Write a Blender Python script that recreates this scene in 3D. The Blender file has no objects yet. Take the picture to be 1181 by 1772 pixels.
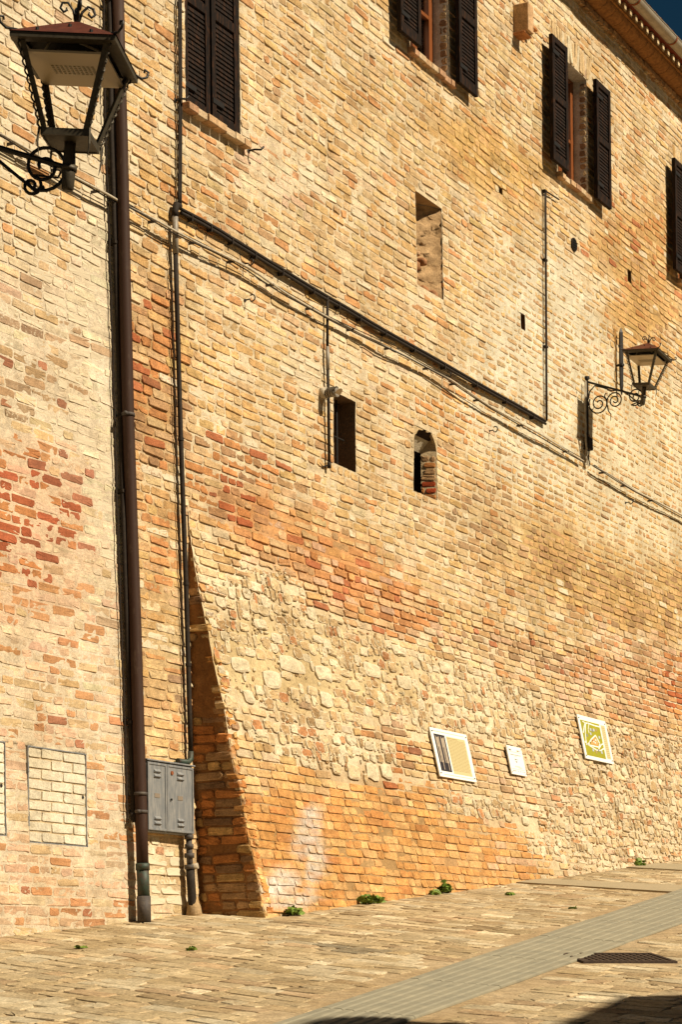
import bpy, math
import numpy as np
from mathutils import Matrix, Vector

# ------------------------------------------------------------------ camera, sky, sun, exposure
SC = bpy.context.scene
COL = SC.collection
F, CX, CY, ROLL = 3800.0, 900.0, 1690.0, 0.0115      # picture geometry of a 1181 px wide frame
CAM = np.array([0, 0, 1.64])
cd = bpy.data.cameras.new('camera'); co = bpy.data.objects.new('camera', cd); COL.objects.link(co)
co.location = CAM
co.rotation_euler = (Matrix.Rotation(math.pi/2, 3, 'X') @ Matrix.Rotation(-ROLL, 3, 'Z')).to_euler()
cd.sensor_fit = 'HORIZONTAL'; cd.sensor_width = 36; cd.lens = F/1181*36
cd.shift_x = (590.5-CX)/1181; cd.shift_y = (CY-886)/1181
cd.clip_start = .1; cd.clip_end = 2000
SC.camera = co

ANG = math.atan(1750/F)                              # street direction against the view axis
D = np.array([math.sin(ANG), math.cos(ANG), 0.]); N = np.array([math.cos(ANG), -math.sin(ANG), 0.])
W0 = np.array([-800/F*15.83, 15.83, 0.])
RZ = math.atan2(N[1], N[0])                          # local axes of the wall: o outward, u along, z up

EL, AZ = math.radians(43), math.radians(5)
SUN = N*math.cos(EL)*math.cos(AZ) + D*math.cos(EL)*math.sin(AZ) + np.array([0, 0, math.sin(EL)])
sl = bpy.data.lights.new('sun', 'SUN'); sl.energy = 4.6; sl.angle = math.radians(.5); sl.color = (1, .868, .66)
so = bpy.data.objects.new('sun', sl); COL.objects.link(so)
so.rotation_euler = Vector(SUN).to_track_quat('Z', 'Y').to_euler(); so.location = (20, -10, 30)

wd = bpy.data.worlds.new('World'); SC.world = wd; wd.use_nodes = True
wn = wd.node_tree.nodes; wl = wd.node_tree.links
bg = wn['Background']; bg.inputs['Strength'].default_value = .06
sky = wn.new('ShaderNodeTexSky'); sky.sky_type = 'NISHITA'; sky.sun_disc = False
sky.sun_elevation = EL; sky.sun_rotation = math.atan2(SUN[0], SUN[1])
sky.air_density = 1.0; sky.dust_density = .3; sky.ozone_density = 2.0
mx = wn.new('ShaderNodeMix'); mx.data_type = 'RGBA'; mx.blend_type = 'MULTIPLY'; mx.inputs[0].default_value = 1
mx.inputs[7].default_value = (.055, .135, .15, 1)      # polarised deep sky
wl.new(sky.outputs[0], mx.inputs[6]); wl.new(mx.outputs[2], bg.inputs['Color'])
SC.view_settings.view_transform = 'Standard'; SC.view_settings.look = 'None'
SC.view_settings.exposure = .66; SC.view_settings.gamma = 1; SC.view_settings.use_curve_mapping = False
SC.render.engine = 'CYCLES'

rng = np.random.default_rng(7)

# ------------------------------------------------------------------ geometry helpers
def ray(px, py):
    x, y = px-CX, CY-py; c, s = math.cos(ROLL), math.sin(ROLL)
    return np.array([(x*c+y*s)/F, 1., (-x*s+y*c)/F])
def wp(px, py, o=0.):
    r = ray(px, py); t = (o-(CAM-W0)@N)/(r@N); p = CAM+t*r-W0
    return float(p@D), float(p[2])
def W(o, u, z):
    o, u, z = np.broadcast_arrays(np.asarray(o, float), np.asarray(u, float), np.asarray(z, float))
    return W0 + o[..., None]*N + u[..., None]*D + z[..., None]*np.array([0, 0, 1.])
def proj(p):
    q = np.asarray(p)-CAM; d = np.maximum(q[..., 1], .1); x = q[..., 0]/d*F; y = q[..., 2]/d*F
    c, s = math.cos(ROLL), math.sin(ROLL)
    return CX+x*c-y*s, CY-(x*s+y*c)
G0, GU, GO = 2.03, .088, -.088
def G(o, u): return G0+GU*u+GO*o
def gp(px, py):
    r = ray(px, py); q = CAM-W0
    # o = q.N + t r.N ; u = q.D + t r.D ; z = q.z + t r.z = G
    t = (G0+GU*(q@D)+GO*(q@N)-q[2])/(r[2]-GU*(r@D)-GO*(r@N)); p = q+t*r
    return float(p@N), float(p@D)
def sn(x, y, s=0):                                    # smooth pseudo noise in -1..1
    return (np.sin(1.7*x+.9*y+s)+np.sin(-1.1*x+2.3*y+2.1*s+1)+np.sin(2.9*x-1.3*y+.7*s+2)+np.sin(.6*x+3.1*y+1.3*s+4))/4

U_DP = wp(222, 800)[0]                                # seam behind the downpipe
U_E = wp(326, 1000)[0]                                # near end of the battered base
ZT = 5.35; KS = .215
def S_wall(u, z):
    u = np.asarray(u, float); z = np.asarray(z, float)
    w = .010*sn(u*1.3, z*1.1, 1)+.005*sn(u*3.7, z*4.1, 2)
    return w + np.where(u < U_E, .03*np.clip(5.2-z, 0, None), 0)
def S_scarp(u, z):
    u = np.asarray(u, float); z = np.asarray(z, float)
    x = ZT-.1-z
    return .010*sn(u*1.3, z*1.1, 1)+.012*sn(u*2.7, z*3.1, 2) + KS*(x+np.sqrt(x*x+.05))/2
def S_any(u, z): return np.where((np.asarray(u) > U_E) & (np.asarray(z) < ZT), S_scarp(u, z), S_wall(u, z))
def wps(px, py, off=0.):                              # pixel to the real wall face
    o = 0.
    for _ in range(12):
        u, z = wp(px, py, o+off); o = float(S_any(u, z))
    return u, z, o

# ------------------------------------------------------------------ materials
def lin(c):
    c = np.asarray(c, float)/255
    return np.where(c <= .04045, c/12.92, ((c+.055)/1.055)**2.4)
KL = np.array([1.66, 1.44, 1.06])                      # sunlit value of a white wall
def alb(c): return np.minimum(lin(c)/KL, .85)

def mat_new(name):
    m = bpy.data.materials.new(name); m.use_nodes = True
    return m, m.node_tree.nodes, m.node_tree.links, m.node_tree.nodes['Principled BSDF']
def noise(n, l, scale, detail=4, rough=.6, vec=None):
    t = n.new('ShaderNodeTexNoise'); t.inputs['Scale'].default_value = scale
    t.inputs['Detail'].default_value = detail; t.inputs['Roughness'].default_value = rough
    if vec is not None: l.new(vec, t.inputs['Vector'])
    return t.outputs['Fac']
def ramp(n, l, src, a, b, lo=0., hi=1.):
    r = n.new('ShaderNodeMapRange'); l.new(src, r.inputs[0])
    r.inputs[1].default_value = a; r.inputs[2].default_value = b; r.inputs[3].default_value = lo; r.inputs[4].default_value = hi
    return r.outputs[0]
def mixc(n, l, fac, a, b, mode='MIX'):
    m = n.new('ShaderNodeMix'); m.data_type = 'RGBA'; m.blend_type = mode
    for i, v in ((0, fac), (6, a), (7, b)):
        if hasattr(v, 'links'): l.new(v, m.inputs[i])
        else: m.inputs[i].default_value = v if i == 0 else (*v, 1)
    return m.outputs[2]
def masonry(name, bump=.4, dist=.005, fine=85, var=.32, smear=(247, 216, 162)):
    m, n, l, b = mat_new(name)
    at = n.new('ShaderNodeAttribute'); at.attribute_name = 'Col'
    g = n.new('ShaderNodeNewGeometry').outputs['Position']
    f1 = noise(n, l, fine, 3, .7, g); f2 = noise(n, l, 14, 4, .6, g); f3 = noise(n, l, 38, 5, .65, g)
    v = n.new('ShaderNodeMath'); v.operation = 'MULTIPLY'
    l.new(ramp(n, l, f1, .28, .72, 1-var*1.35, 1+var*1.2), v.inputs[0]); l.new(ramp(n, l, f2, .3, .7, 1-var*.8, 1+var*.8), v.inputs[1])
    c = mixc(n, l, 1., at.outputs['Color'], v.outputs[0], 'MULTIPLY')
    big = noise(n, l, 1.7, 6, .65, g); tint = n.new('ShaderNodeMix'); tint.data_type = 'RGBA'   # broad weathering
    l.new(ramp(n, l, big, .32, .68), tint.inputs[0]); tint.inputs[6].default_value = (.78, .72, .63, 1); tint.inputs[7].default_value = (1.12, 1.12, 1.12, 1)
    c = mixc(n, l, 1., c, tint.outputs[2], 'MULTIPLY')
    # lime mortar smeared over the face: amount stored in alpha
    t = n.new('ShaderNodeMath'); t.operation = 'ADD'; l.new(at.outputs['Alpha'], t.inputs[0]); l.new(f3, t.inputs[1])
    k = ramp(n, l, t.outputs[0], .96, 1.08)
    c = mixc(n, l, k, c, tuple(alb(smear)))
    l.new(c, b.inputs['Base Color']); b.inputs['Roughness'].default_value = .95; b.inputs['Specular IOR Level'].default_value = .15
    bp = n.new('ShaderNodeBump'); bp.inputs['Strength'].default_value = bump; bp.inputs['Distance'].default_value = dist
    hh = n.new('ShaderNodeMath'); hh.operation = 'ADD'; l.new(f1, hh.inputs[0]); l.new(f3, hh.inputs[1])
    l.new(hh.outputs[0], bp.inputs['Height']); l.new(bp.outputs[0], b.inputs['Normal'])
    return m
def plain(name, c, rough=.6, metal=0., c2=None, scale=20, lo=.45, hi=.65, bump=0., spec=.4, fine=None, stretch=None):
    m, n, l, b = mat_new(name)
    b.inputs['Roughness'].default_value = rough; b.inputs['Metallic'].default_value = metal
    b.inputs['Specular IOR Level'].default_value = spec; b.inputs['Base Color'].default_value = (*c, 1)
    if c2 is not None:
        g = n.new('ShaderNodeNewGeometry').outputs['Position']
        if stretch:
            mp = n.new('ShaderNodeMapping'); mp.inputs['Scale'].default_value = stretch; l.new(g, mp.inputs[0]); g = mp.outputs[0]
        f = noise(n, l, scale, 5, .65, g)
        cc = mixc(n, l, ramp(n, l, f, lo, hi), tuple(c), tuple(c2)); l.new(cc, b.inputs['Base Color'])
        if bump:
            bp = n.new('ShaderNodeBump'); bp.inputs['Strength'].default_value = bump; bp.inputs['Distance'].default_value = .004
            l.new(f, bp.inputs['Height']); l.new(bp.outputs[0], b.inputs['Normal'])
    return m
M_BRICK = masonry('brick_clay')
M_PALE = masonry('brick_limewashed', .3, .003, 85, .22)
M_MORTAR = masonry('lime_mortar', .7, .008, 60, .20)
M_STONE = masonry('field_stone', .5, .008, 60, .25)
M_PAVE = masonry('paving_sandstone', .6, .008, 60, .28, (215, 180, 125))
M_WOOD = plain('dark_shutter_wood', (.009, .0055, .004), .75, 0, (.075, .030, .012), 40, .50, .80, .3, .12, stretch=(1, 1, .25))
M_FRAME = plain('varnished_brown_wood', (.20, .058, .012), .45, 0, (.15, .045, .010), 30, .4, .7, .1, stretch=(1, 1, .1))
M_IRON = plain('black_iron', (.018, .016, .014), .5, .3, (.05, .028, .016), 60, .55, .8, .2, .4)
M_LAMP = plain('lamp_grey_iron', (.07, .057, .036), .55, .2, (.04, .03, .02), 50, .45, .7, .2, .3)
M_ROOFCU = plain('brown_sheet_metal', (.13, .035, .018), .5, .2, (.07, .02, .012), 25, .4, .7, .05)
M_PIPE = plain('brown_downpipe_paint', (.040, .019, .012), .65, 0, (.085, .055, .035), 26, .56, .85, .05, .2, stretch=(1, 1, .35))
M_GREENPIPE = plain('green_cast_iron', (.03, .05, .035), .6, .1, (.05, .03, .02), 25, .45, .65, .1)
M_SHOE = plain('grey_cast_iron', (.055, .045, .04), .7, .1, (.10, .08, .06), 25, .5, .7, .15)
M_CONDUIT = plain('dark_conduit', (.024, .018, .014), .75, 0, (.05, .036, .024), 40, .5, .75, 0, .15)
M_GREYPVC = plain('grey_conduit', (.25, .22, .18), .5, 0, (.2, .17, .13), 30)
M_CABLE = plain('pale_cable', (.46, .40, .30), .6, 0, (.30, .24, .16), 40)
M_GALV = plain('galvanised_sheet', (.19, .20, .21), .55, .3, (.36, .35, .33), 16, .42, .78, .05, .4, stretch=(2.5, 2.5, .5))
M_BADGE = plain('faded_badge', (.20, .16, .12), .7)
M_GUTTER = plain('zinc_gutter', (.36, .31, .24), .5, .25, (.28, .23, .17), 8, .4, .7)
M_RUST = plain('rust', (.25, .07, .02), .9, 0, (.12, .035, .01), 60)
M_STREAK = plain('brown_streak', tuple(alb((205, 150, 80))), .95, 0, tuple(alb((150, 95, 40))), 30, .4, .65, .3, .1)
M_TERRA = plain('terracotta_moulding', tuple(alb((188, 124, 62))), .9, 0, tuple(alb((150, 98, 50))), 20, .4, .65, .2, .1)
M_TILE = plain('roof_tile', tuple(alb((150, 70, 40))), .9, 0, tuple(alb((110, 60, 40))), 15, .4, .65, .2, .1)
M_WHITE = plain('white_enamel_board', (.80, .79, .75), .35)
M_BEIGE = plain('beige_print', tuple(alb((243, 214, 140))), .4)
M_LINE = plain('tan_print', tuple(alb((205, 165, 100))), .4)
M_DKPRINT = plain('dark_photo_print', (.035, .03, .035), .4)
M_TANPRINT = plain('sepia_photo_print', tuple(alb((215, 185, 140))), .4, 0, tuple(alb((170, 140, 105))), 60)
M_GREENPRINT = plain('green_map_print', tuple(alb((185, 170, 45))), .4, 0, tuple(alb((205, 185, 35))), 3)
M_ORPRINT = plain('orange_map_print', tuple(alb((240, 165, 70))), .4, 0, tuple(alb((250, 210, 140))), 40)
M_GREYPRINT = plain('grey_print', (.22, .22, .19), .4)
M_BLUEPRINT = plain('pale_blue_print', (.42, .47, .55), .4)
M_LEDCREAM = plain('cream_reflector_plate', (.46, .36, .22), .5)
M_LED = plain('led_chip', (.30, .24, .14), .4)
M_CURTAIN = plain('white_curtain', (.75, .74, .70), .9)
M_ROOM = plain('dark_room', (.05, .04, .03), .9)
M_LEAF = plain('weed_leaf', (.17, .25, .03), .6, 0, (.09, .15, .018), 30)
M_STEM = plain('weed_stem', (.10, .12, .03), .7)
M_SLAB = plain('grey_stone_slab', tuple(alb((156, 142, 108))), .85, 0, tuple(alb((184, 165, 123))), 5, .3, .72, .3, .2)
M_FLAG = plain('sandy_flagstone', tuple(alb((190, 164, 116))), .9, 0, tuple(alb((206, 176, 126))), 5, .35, .7, .2, .15)
M_GRATE = plain('rusty_grate_iron', (.040, .025, .017), .8, .2, (.075, .045, .028), 40)
M_STUCCO = plain('plain_stucco', (.35, .28, .19), .95, 0, (.30, .23, .15), 3)
m, n, l, b = mat_new('window_glass')
tr = n.new('ShaderNodeBsdfTransparent'); gs = n.new('ShaderNodeBsdfGlossy'); gs.inputs['Roughness'].default_value = .03
fr_ = n.new('ShaderNodeFresnel'); fr_.inputs['IOR'].default_value = 1.45; ms = n.new('ShaderNodeMixShader')
l.new(fr_.outputs[0], ms.inputs[0]); l.new(tr.outputs[0], ms.inputs[1]); l.new(gs.outputs[0], ms.inputs[2]); l.new(ms.outputs[0], n['Material Output'].inputs['Surface'])
M_GLASS = m

# ------------------------------------------------------------------ object helpers
ROT = Matrix.Rotation(RZ, 4, 'Z')
BASE = {}
def setp(o, label=None, cat=None, group=None, kind=None):
    for k, v in (('label', label), ('category', cat), ('group', group), ('kind', kind)):
        if v: o[k] = v
    return o
def thing(name, label, cat, o, u, z, group=None):
    e = bpy.data.objects.new(name, None); COL.objects.link(e); e.empty_display_size = .1
    e.matrix_world = Matrix.Translation(Vector(W(o, u, z))) @ ROT
    BASE[e.name] = np.array([o, u, z], float)
    return setp(e, label, cat, group)
def link(name, me, parent=None, loc=None):
    ob = bpy.data.objects.new(name, me); COL.objects.link(ob)
    if parent is not None:
        ob.parent = parent
        if parent.name in BASE: BASE[ob.name] = BASE[parent.name]
    if loc is not None: ob.location = loc
    return ob
def bulk(name, V, faces, cols=None, mat=None, smooth=False):
    """V (n,3); faces: list of int arrays (k, m)"""
    me = bpy.data.meshes.new(name); V = np.asarray(V, np.float32)
    me.vertices.add(len(V)); me.vertices.foreach_set('co', V.ravel())
    li = np.concatenate([f.ravel() for f in faces]).astype(np.int32)
    tot = np.concatenate([np.full(len(f), f.shape[1]) for f in faces]).astype(np.int32)
    st = np.concatenate([[0], np.cumsum(tot)[:-1]]).astype(np.int32)
    me.loops.add(len(li)); me.loops.foreach_set('vertex_index', li)
    me.polygons.add(len(tot)); me.polygons.foreach_set('loop_start', st); me.polygons.foreach_set('loop_total', tot)
    me.polygons.foreach_set('use_smooth', np.full(len(tot), smooth, bool))
    me.update(calc_edges=True)
    if cols is not None:
        a = me.attributes.new('Col', 'FLOAT_COLOR', 'POINT'); a.data.foreach_set('color', np.asarray(cols, np.float32).ravel())
    if mat: me.materials.append(mat)
    return me
class MB:
    """small mesh collector in wall coordinates (o,u,z) or plain local ones"""
    def __init__(s): s.v = []; s.f = []
    def add(s, vs, fs):
        k = len(s.v); s.v += [tuple(map(float, p)) for p in vs]; s.f += [tuple(i+k for i in f) for f in fs]; return s
    def hexa(s, p): return s.add(p, [(0, 3, 2, 1), (4, 5, 6, 7), (0, 1, 5, 4), (1, 2, 6, 5), (2, 3, 7, 6), (3, 0, 4, 7)])
    def box(s, a, b, bev=0.):
        (x0, y0, z0), (x1, y1, z1) = a, b
        if bev <= 0:
            return s.hexa([(x0, y0, z0), (x1, y0, z0), (x1, y1, z0), (x0, y1, z0), (x0, y0, z1), (x1, y0, z1), (x1, y1, z1), (x0, y1, z1)])
        e = bev; r = [[(x0+e, y0+e), (x1-e, y0+e), (x1-e, y1-e), (x0+e, y1-e)], [(x0, y0), (x1, y0), (x1, y1), (x0, y1)]]
        rings = [(r[0], z0), (r[1], z0+e), (r[1], z1-e), (r[0], z1)]
        vs = [(x, y, z) for q, z in rings for x, y in q]; fs = [(3, 2, 1, 0), (12, 13, 14, 15)]
        for k in range(3):
            for i in range(4): j = (i+1) % 4; fs.append((k*4+i, k*4+j, k*4+4+j, k*4+4+i))
        return s.add(vs, fs)
    def tube(s, pts, r, n=8, cap=True):
        P = [np.asarray(p, float) for p in pts]; rr = r if hasattr(r, '__len__') else [r]*len(P)
        k0 = len(s.v); up = None
        for i, p in enumerate(P):
            t = P[min(i+1, len(P)-1)]-P[max(i-1, 0)]; t = t/(np.linalg.norm(t)+1e-9)
            if up is None:
                a = np.array([0, 0, 1.]) if abs(t[2]) < .9 else np.array([1., 0, 0]); up = np.cross(t, a)
            up = up-t*(up@t); up /= (np.linalg.norm(up)+1e-9); w = np.cross(t, up)
            for j in range(n):
                c = 2*math.pi*j/n; s.v.append(tuple(p+rr[i]*(math.cos(c)*up+math.sin(c)*w)))
        for i in range(len(P)-1):
            for j in range(n):
                q = (j+1) % n; s.f.append((k0+i*n+j, k0+i*n+q, k0+(i+1)*n+q, k0+(i+1)*n+j))
        if cap:
            s.f.append(tuple(k0+j for j in range(n))[::-1]); s.f.append(tuple(k0+(len(P)-1)*n+j for j in range(n)))
        return s
    def prism(s, poly, ax, h0, h1):
        """poly of 2D points extruded along axis ax"""
        def P(a, b, h):
            return {0: (h, a, b), 1: (b, h, a), 2: (a, b, h)}[ax]
        n = len(poly); vs = [P(a, b, h0) for a, b in poly]+[P(a, b, h1) for a, b in poly]
        fs = [tuple(range(n))[::-1], tuple(range(n, 2*n))]+[(i, (i+1) % n, n+(i+1) % n, n+i) for i in range(n)]
        return s.add(vs, fs)
    def mesh(s, name, mat, base=None, smooth=False, cols=None):
        me = bpy.data.meshes.new(name); v = s.v
        if base is not None: v = [tuple(np.asarray(p)-base) for p in v]
        me.from_pydata(v, [], s.f)
        if smooth:
            for p in me.polygons: p.use_smooth = len(p.vertices) < 5
        if cols is not None:
            a = me.attributes.new('Col', 'FLOAT_COLOR', 'POINT'); a.data.foreach_set('color', np.tile(np.array([*cols], np.float32), len(v)))
        me.materials.append(mat); return me
    def part(s, name, mat, parent, smooth=False, label=None, cols=None):
        o = link(name, s.mesh(name, mat, BASE.get(parent.name, np.zeros(3)), smooth, cols), parent)
        if label: o['label'] = label
        return o

# ------------------------------------------------------------------ masonry: laying, shapes, colours
def lay(a0, a1, b0, b1, course, L, joint, holes=(), hp=.3, bed=None):
    bed = joint if bed is None else bed
    out = []; z = b0; row = 0
    while z+course*.6 < b1:
        zc = z+course/2; iv = [(a0, a1)]
        for (h0, h1, k0, k1) in holes:
            if k0-course*.35 < zc < k1+course*.35:
                nv = []
                for (p, q) in iv:
                    if h1 <= p or h0 >= q: nv.append((p, q)); continue
                    if h0-p > .03: nv.append((p, h0))
                    if q-h1 > .03: nv.append((h1, q))
                iv = nv
        for (p, q) in iv:
            x = p - (rng.random()*L if p == a0 else 0)
            while x < q-.02:
                ln = L if rng.random() > hp else L*.48
                ln *= 1+rng.normal()*.05; e = min(x+ln, q); s = max(x, p)
                if q-e < .05: e = q
                if e-s > .035: out.append((.5*(s+e), zc, .5*(e-s-joint), .5*(course-bed)))
                x = e
                if e >= q: break
        z += course; row += 1
    return np.array(out) if out else np.zeros((0, 4))
NB = 12
BQ = np.array([[r*NB+i, r*NB+(i+1) % NB, (r+1)*NB+(i+1) % NB, (r+1)*NB+i] for r in range(2) for i in range(NB)])
BT = np.array([[2*NB+i, 2*NB+(i+1) % NB, 3*NB] for i in range(NB)])
def brick_shapes(B, prot, depth, rough=1., bev=.005, lean=0., tm=1.):
    """B (n,4) centre a,b and half sizes -> (n,37,3) in a,b,h"""
    n = len(B); a, b, ha, hb = B.T
    r = np.minimum(.016*(.5+rng.random(n))*rough, hb*.6)[:, None]
    A = np.stack([np.ones(n), -np.ones(n), -np.ones(n), np.ones(n)], 1); Z = np.stack([np.ones(n), np.ones(n), -np.ones(n), -np.ones(n)], 1)
    xs = []; ys = []
    for k in range(4):
        sa, sb = A[:, k:k+1], Z[:, k:k+1]
        p0 = (sa*ha[:, None], sb*(hb[:, None]-r)); p1 = (sa*(ha[:, None]-.3*r), sb*(hb[:, None]-.3*r)); p2 = (sa*(ha[:, None]-r), sb*hb[:, None])
        seq = (p0, p1, p2) if k % 2 == 0 else (p2, p1, p0)
        for p in seq: xs.append(p[0]); ys.append(p[1])
    x = np.concatenate(xs, 1)+rng.normal(0, .0028*rough, (n, NB)); y = np.concatenate(ys, 1)+rng.normal(0, .0026*rough, (n, NB))
    th = rng.normal(0, .010*rough, n)[:, None]; x, y = x-th*y, y+th*x
    sx = 1-bev/np.maximum(ha, .02)[:, None]; sy = 1-bev/np.maximum(hb, .012)[:, None]
    pr = np.asarray(prot)[:, None]; tilt = (lean+rng.normal(0, .045*rough*tm, n))[:, None]; tl2 = rng.normal(0, .010*rough*tm, n)[:, None]
    V = np.zeros((n, 3*NB+1, 3))
    V[:, :NB, 0] = x; V[:, :NB, 1] = y; V[:, :NB, 2] = -np.asarray(depth)[:, None]
    V[:, NB:2*NB, 0] = x; V[:, NB:2*NB, 1] = y; V[:, NB:2*NB, 2] = pr-bev*.8+tilt*y+tl2*x+rng.normal(0, .0008*rough, (n, NB))
    V[:, 2*NB:3*NB, 0] = x*sx; V[:, 2*NB:3*NB, 1] = y*sy; V[:, 2*NB:3*NB, 2] = pr+tilt*y+tl2*x+rng.normal(0, .0012*rough, (n, NB))
    V[:, 3*NB, 2] = pr[:, 0]+rng.normal(0, .0012*rough, n)
    V[:, :, 0] += a[:, None]; V[:, :, 1] += b[:, None]
    return V
def stone_shapes(B, prot, depth):
    n = len(B); a, b, ha, hb = B.T
    t = 2*np.pi*np.arange(NB)/NB; rad = 1+rng.normal(0, .085, (n, NB)); ex = .58
    cx = np.sign(np.cos(t))*np.abs(np.cos(t))**ex; cy = np.sign(np.sin(t))*np.abs(np.sin(t))**ex
    x = ha[:, None]*cx*rad; y = hb[:, None]*cy*rad; pr = np.asarray(prot)[:, None]
    V = np.zeros((n, 3*NB+1, 3))
    V[:, :NB, 0] = x; V[:, :NB, 1] = y; V[:, :NB, 2] = -np.asarray(depth)[:, None]
    V[:, NB:2*NB, 0] = x; V[:, NB:2*NB, 1] = y; V[:, NB:2*NB, 2] = pr*.45
    V[:, 2*NB:3*NB, 0] = x*.72; V[:, 2*NB:3*NB, 1] = y*.72; V[:, 2*NB:3*NB, 2] = pr*.9+rng.normal(0, .003, (n, NB))
    V[:, 3*NB, 2] = pr[:, 0]+rng.normal(0, .003, n)
    V[:, :, 0] += a[:, None]; V[:, :, 1] += b[:, None]
    return V

KEYS = 'CBOTNRDGPYKSU'
PAL = np.array([(250, 222, 168), (240, 198, 134), (231, 178, 104), (204, 154, 98), (217, 138, 70), (182, 76, 34), (138, 56, 30), (166, 124, 82), (241, 194, 144), (240, 188, 108), (92, 66, 42), (232, 160, 82), (242, 186, 112)], float)
PALB = np.array([alb(c) for c in PAL])
def Wt(**k):
    w = np.zeros(len(KEYS))
    for q, v in k.items(): w[KEYS.index(q)] = v
    return w/w.sum()
# ellipses in the photograph's pixels: cx, cy, rx, ry, tilt, weights, strength
ZMAIN = [
 (270, 400, 110, 120, 0, Wt(O=.45, B=.3, T=.15, N=.1), .9),
 (262, 605, 55, 110, 0, Wt(R=.22, N=.26, T=.2, D=.06, B=.26), 1),
 (270, 740, 75, 80, 0, Wt(N=.3, T=.35, G=.15, B=.2), 1),
 (275, 1060, 60, 270, 0, Wt(O=.35, N=.3, B=.15, T=.08, C=.12), 1),
 (280, 1520, 60, 90, 0, Wt(C=.45, B=.3, N=.15, P=.1), 1),
 (360, 790, 160, 70, 25, Wt(T=.32, N=.26, G=.12, B=.2, R=.1), 1),
 (440, 660, 170, 90, 28, Wt(O=.4, B=.4, Y=.1, T=.1), .8),
 (560, 980, 230, 60, 30, Wt(R=.13, N=.3, S=.25, P=.22, B=.1), .9),
 (420, 880, 70, 34, 28, Wt(R=.3, D=.1, T=.3, N=.2, B=.1), .9),
 (690, 1060, 70, 45, 20, Wt(N=.45, B=.3, R=.1, P=.15), 1),
 (480, 300, 110, 70, 30, Wt(C=.45, P=.25, B=.2, N=.1), .8),
 (620, 170, 180, 60, 35, Wt(O=.4, B=.45, N=.07, T=.08), .8),
 (840, 270, 130, 60, 35, Wt(O=.5, Y=.25, B=.2, N=.05), .9),
 (900, 400, 90, 90, 35, Wt(O=.35, B=.5, Y=.1, N=.05), .7),
 (1110, 440, 110, 120, 0, Wt(O=.35, N=.3, B=.25, R=.1), .85),
 (1100, 560, 120, 45, 35, Wt(O=.5, T=.25, N=.15, Y=.1), 1),
 (925, 610, 115, 215, 0, Wt(C=.08, B=.42, O=.27, T=.23), 1),
 (1100, 780, 130, 150, 0, Wt(B=.38, O=.35, T=.2, N=.07), .95),
 (800, 560, 60, 60, 0, Wt(B=.5, O=.3, C=.2), .6),
 (790, 720, 70, 50, 25, Wt(N=.35, O=.45, B=.2), .9),
 (1000, 900, 260, 60, 28, Wt(O=.45, B=.3, T=.2, G=.05), .8),
 (1060, 1010, 240, 75, 22, Wt(T=.42, O=.38, G=.08, B=.12), .95),
 (830, 910, 110, 80, 20, Wt(G=.2, T=.3, B=.4, O=.1), .8),
 (950, 1170, 170, 60, 18, Wt(G=.2, T=.3, R=.08, P=.2, B=.22), .9),
 (1110, 1170, 130, 80, 18, Wt(P=.35, N=.2, T=.3, B=.15), .9),
 (1170, 1190, 50, 60, 0, Wt(N=.45, R=.25, T=.3), .9),
 (460, 1020, 110, 90, 20, Wt(T=.35, B=.4, O=.15, N=.1), .8),
 (520, 1180, 260, 110, 12, Wt(C=.42, B=.38, G=.12, T=.08), .9),
 (800, 1220, 260, 110, 12, Wt(C=.3, B=.42, O=.12, N=.08, G=.08), .9),
 (660, 1330, 60, 90, 0, Wt(N=.35, R=.2, B=.3, G=.15), .9),
 (1040, 1400, 220, 130, 0, Wt(C=.25, P=.22, B=.3, N=.12, G=.06, T=.05), .95),
 (600, 1470, 260, 140, 4, Wt(S=.5, U=.38, N=.12), 1),
 (850, 1490, 130, 75, -8, Wt(S=.45, U=.35, P=.12, N=.08), 1),
]
ZLEFT = [
 (80, 250, 170, 220, 0, Wt(C=.3, O=.38, B=.22, N=.1), .9),
 (180, 600, 50, 480, 0, Wt(C=.97, B=.03), 1),
 (70, 620, 95, 130, 0, Wt(C=.42, T=.2, G=.18, B=.12, R=.08), 1),
 (35, 900, 125, 150, 0, Wt(R=.4, D=.12, N=.28, P=.12, C=.08), 1),
 (60, 1090, 170, 90, 0, Wt(P=.3, N=.34, C=.26, B=.1), .95),
 (110, 1420, 240, 240, 0, Wt(P=.38, C=.24, N=.22, B=.1, R=.06), .95),
]
BMAIN, BLEFT = Wt(C=.1, B=.48, O=.24, T=.1, N=.08), Wt(C=.42, B=.3, P=.22, O=.06)
SMAIN = [(925, 610, 115, 215, 0, .20), (1000, 500, 60, 70, 0, .55), (560, 640, 90, 60, 0, .5), (1100, 800, 130, 160, 0, .18), (480, 290, 90, 60, 30, .42), (275, 1000, 60, 250, 0, .3), (280, 1530, 60, 70, 0, .6), (520, 1160, 260, 80, 12, .45), (1060, 1440, 200, 120, 0, .42), (760, 560, 110, 70, 25, .2), (690, 900, 160, 110, 20, .3)]
WHITE = [(532, 1440, 24, 50, 12), (490, 1530, 34, 30, -30), (545, 1500, 16, 55, 12), (505, 1560, 46, 14, -8)]
def falloff(px, py, z, seed=0):
    c, s = math.cos(math.radians(z[4])), math.sin(math.radians(z[4])); dx, dy = px-z[0], py-z[1]
    d = np.hypot((dx*c+dy*s)/z[2], (-dx*s+dy*c)/z[3])+.22*sn(px*.03, py*.035, seed)
    return np.clip((1.15-d)*2., 0, 1)
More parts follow.
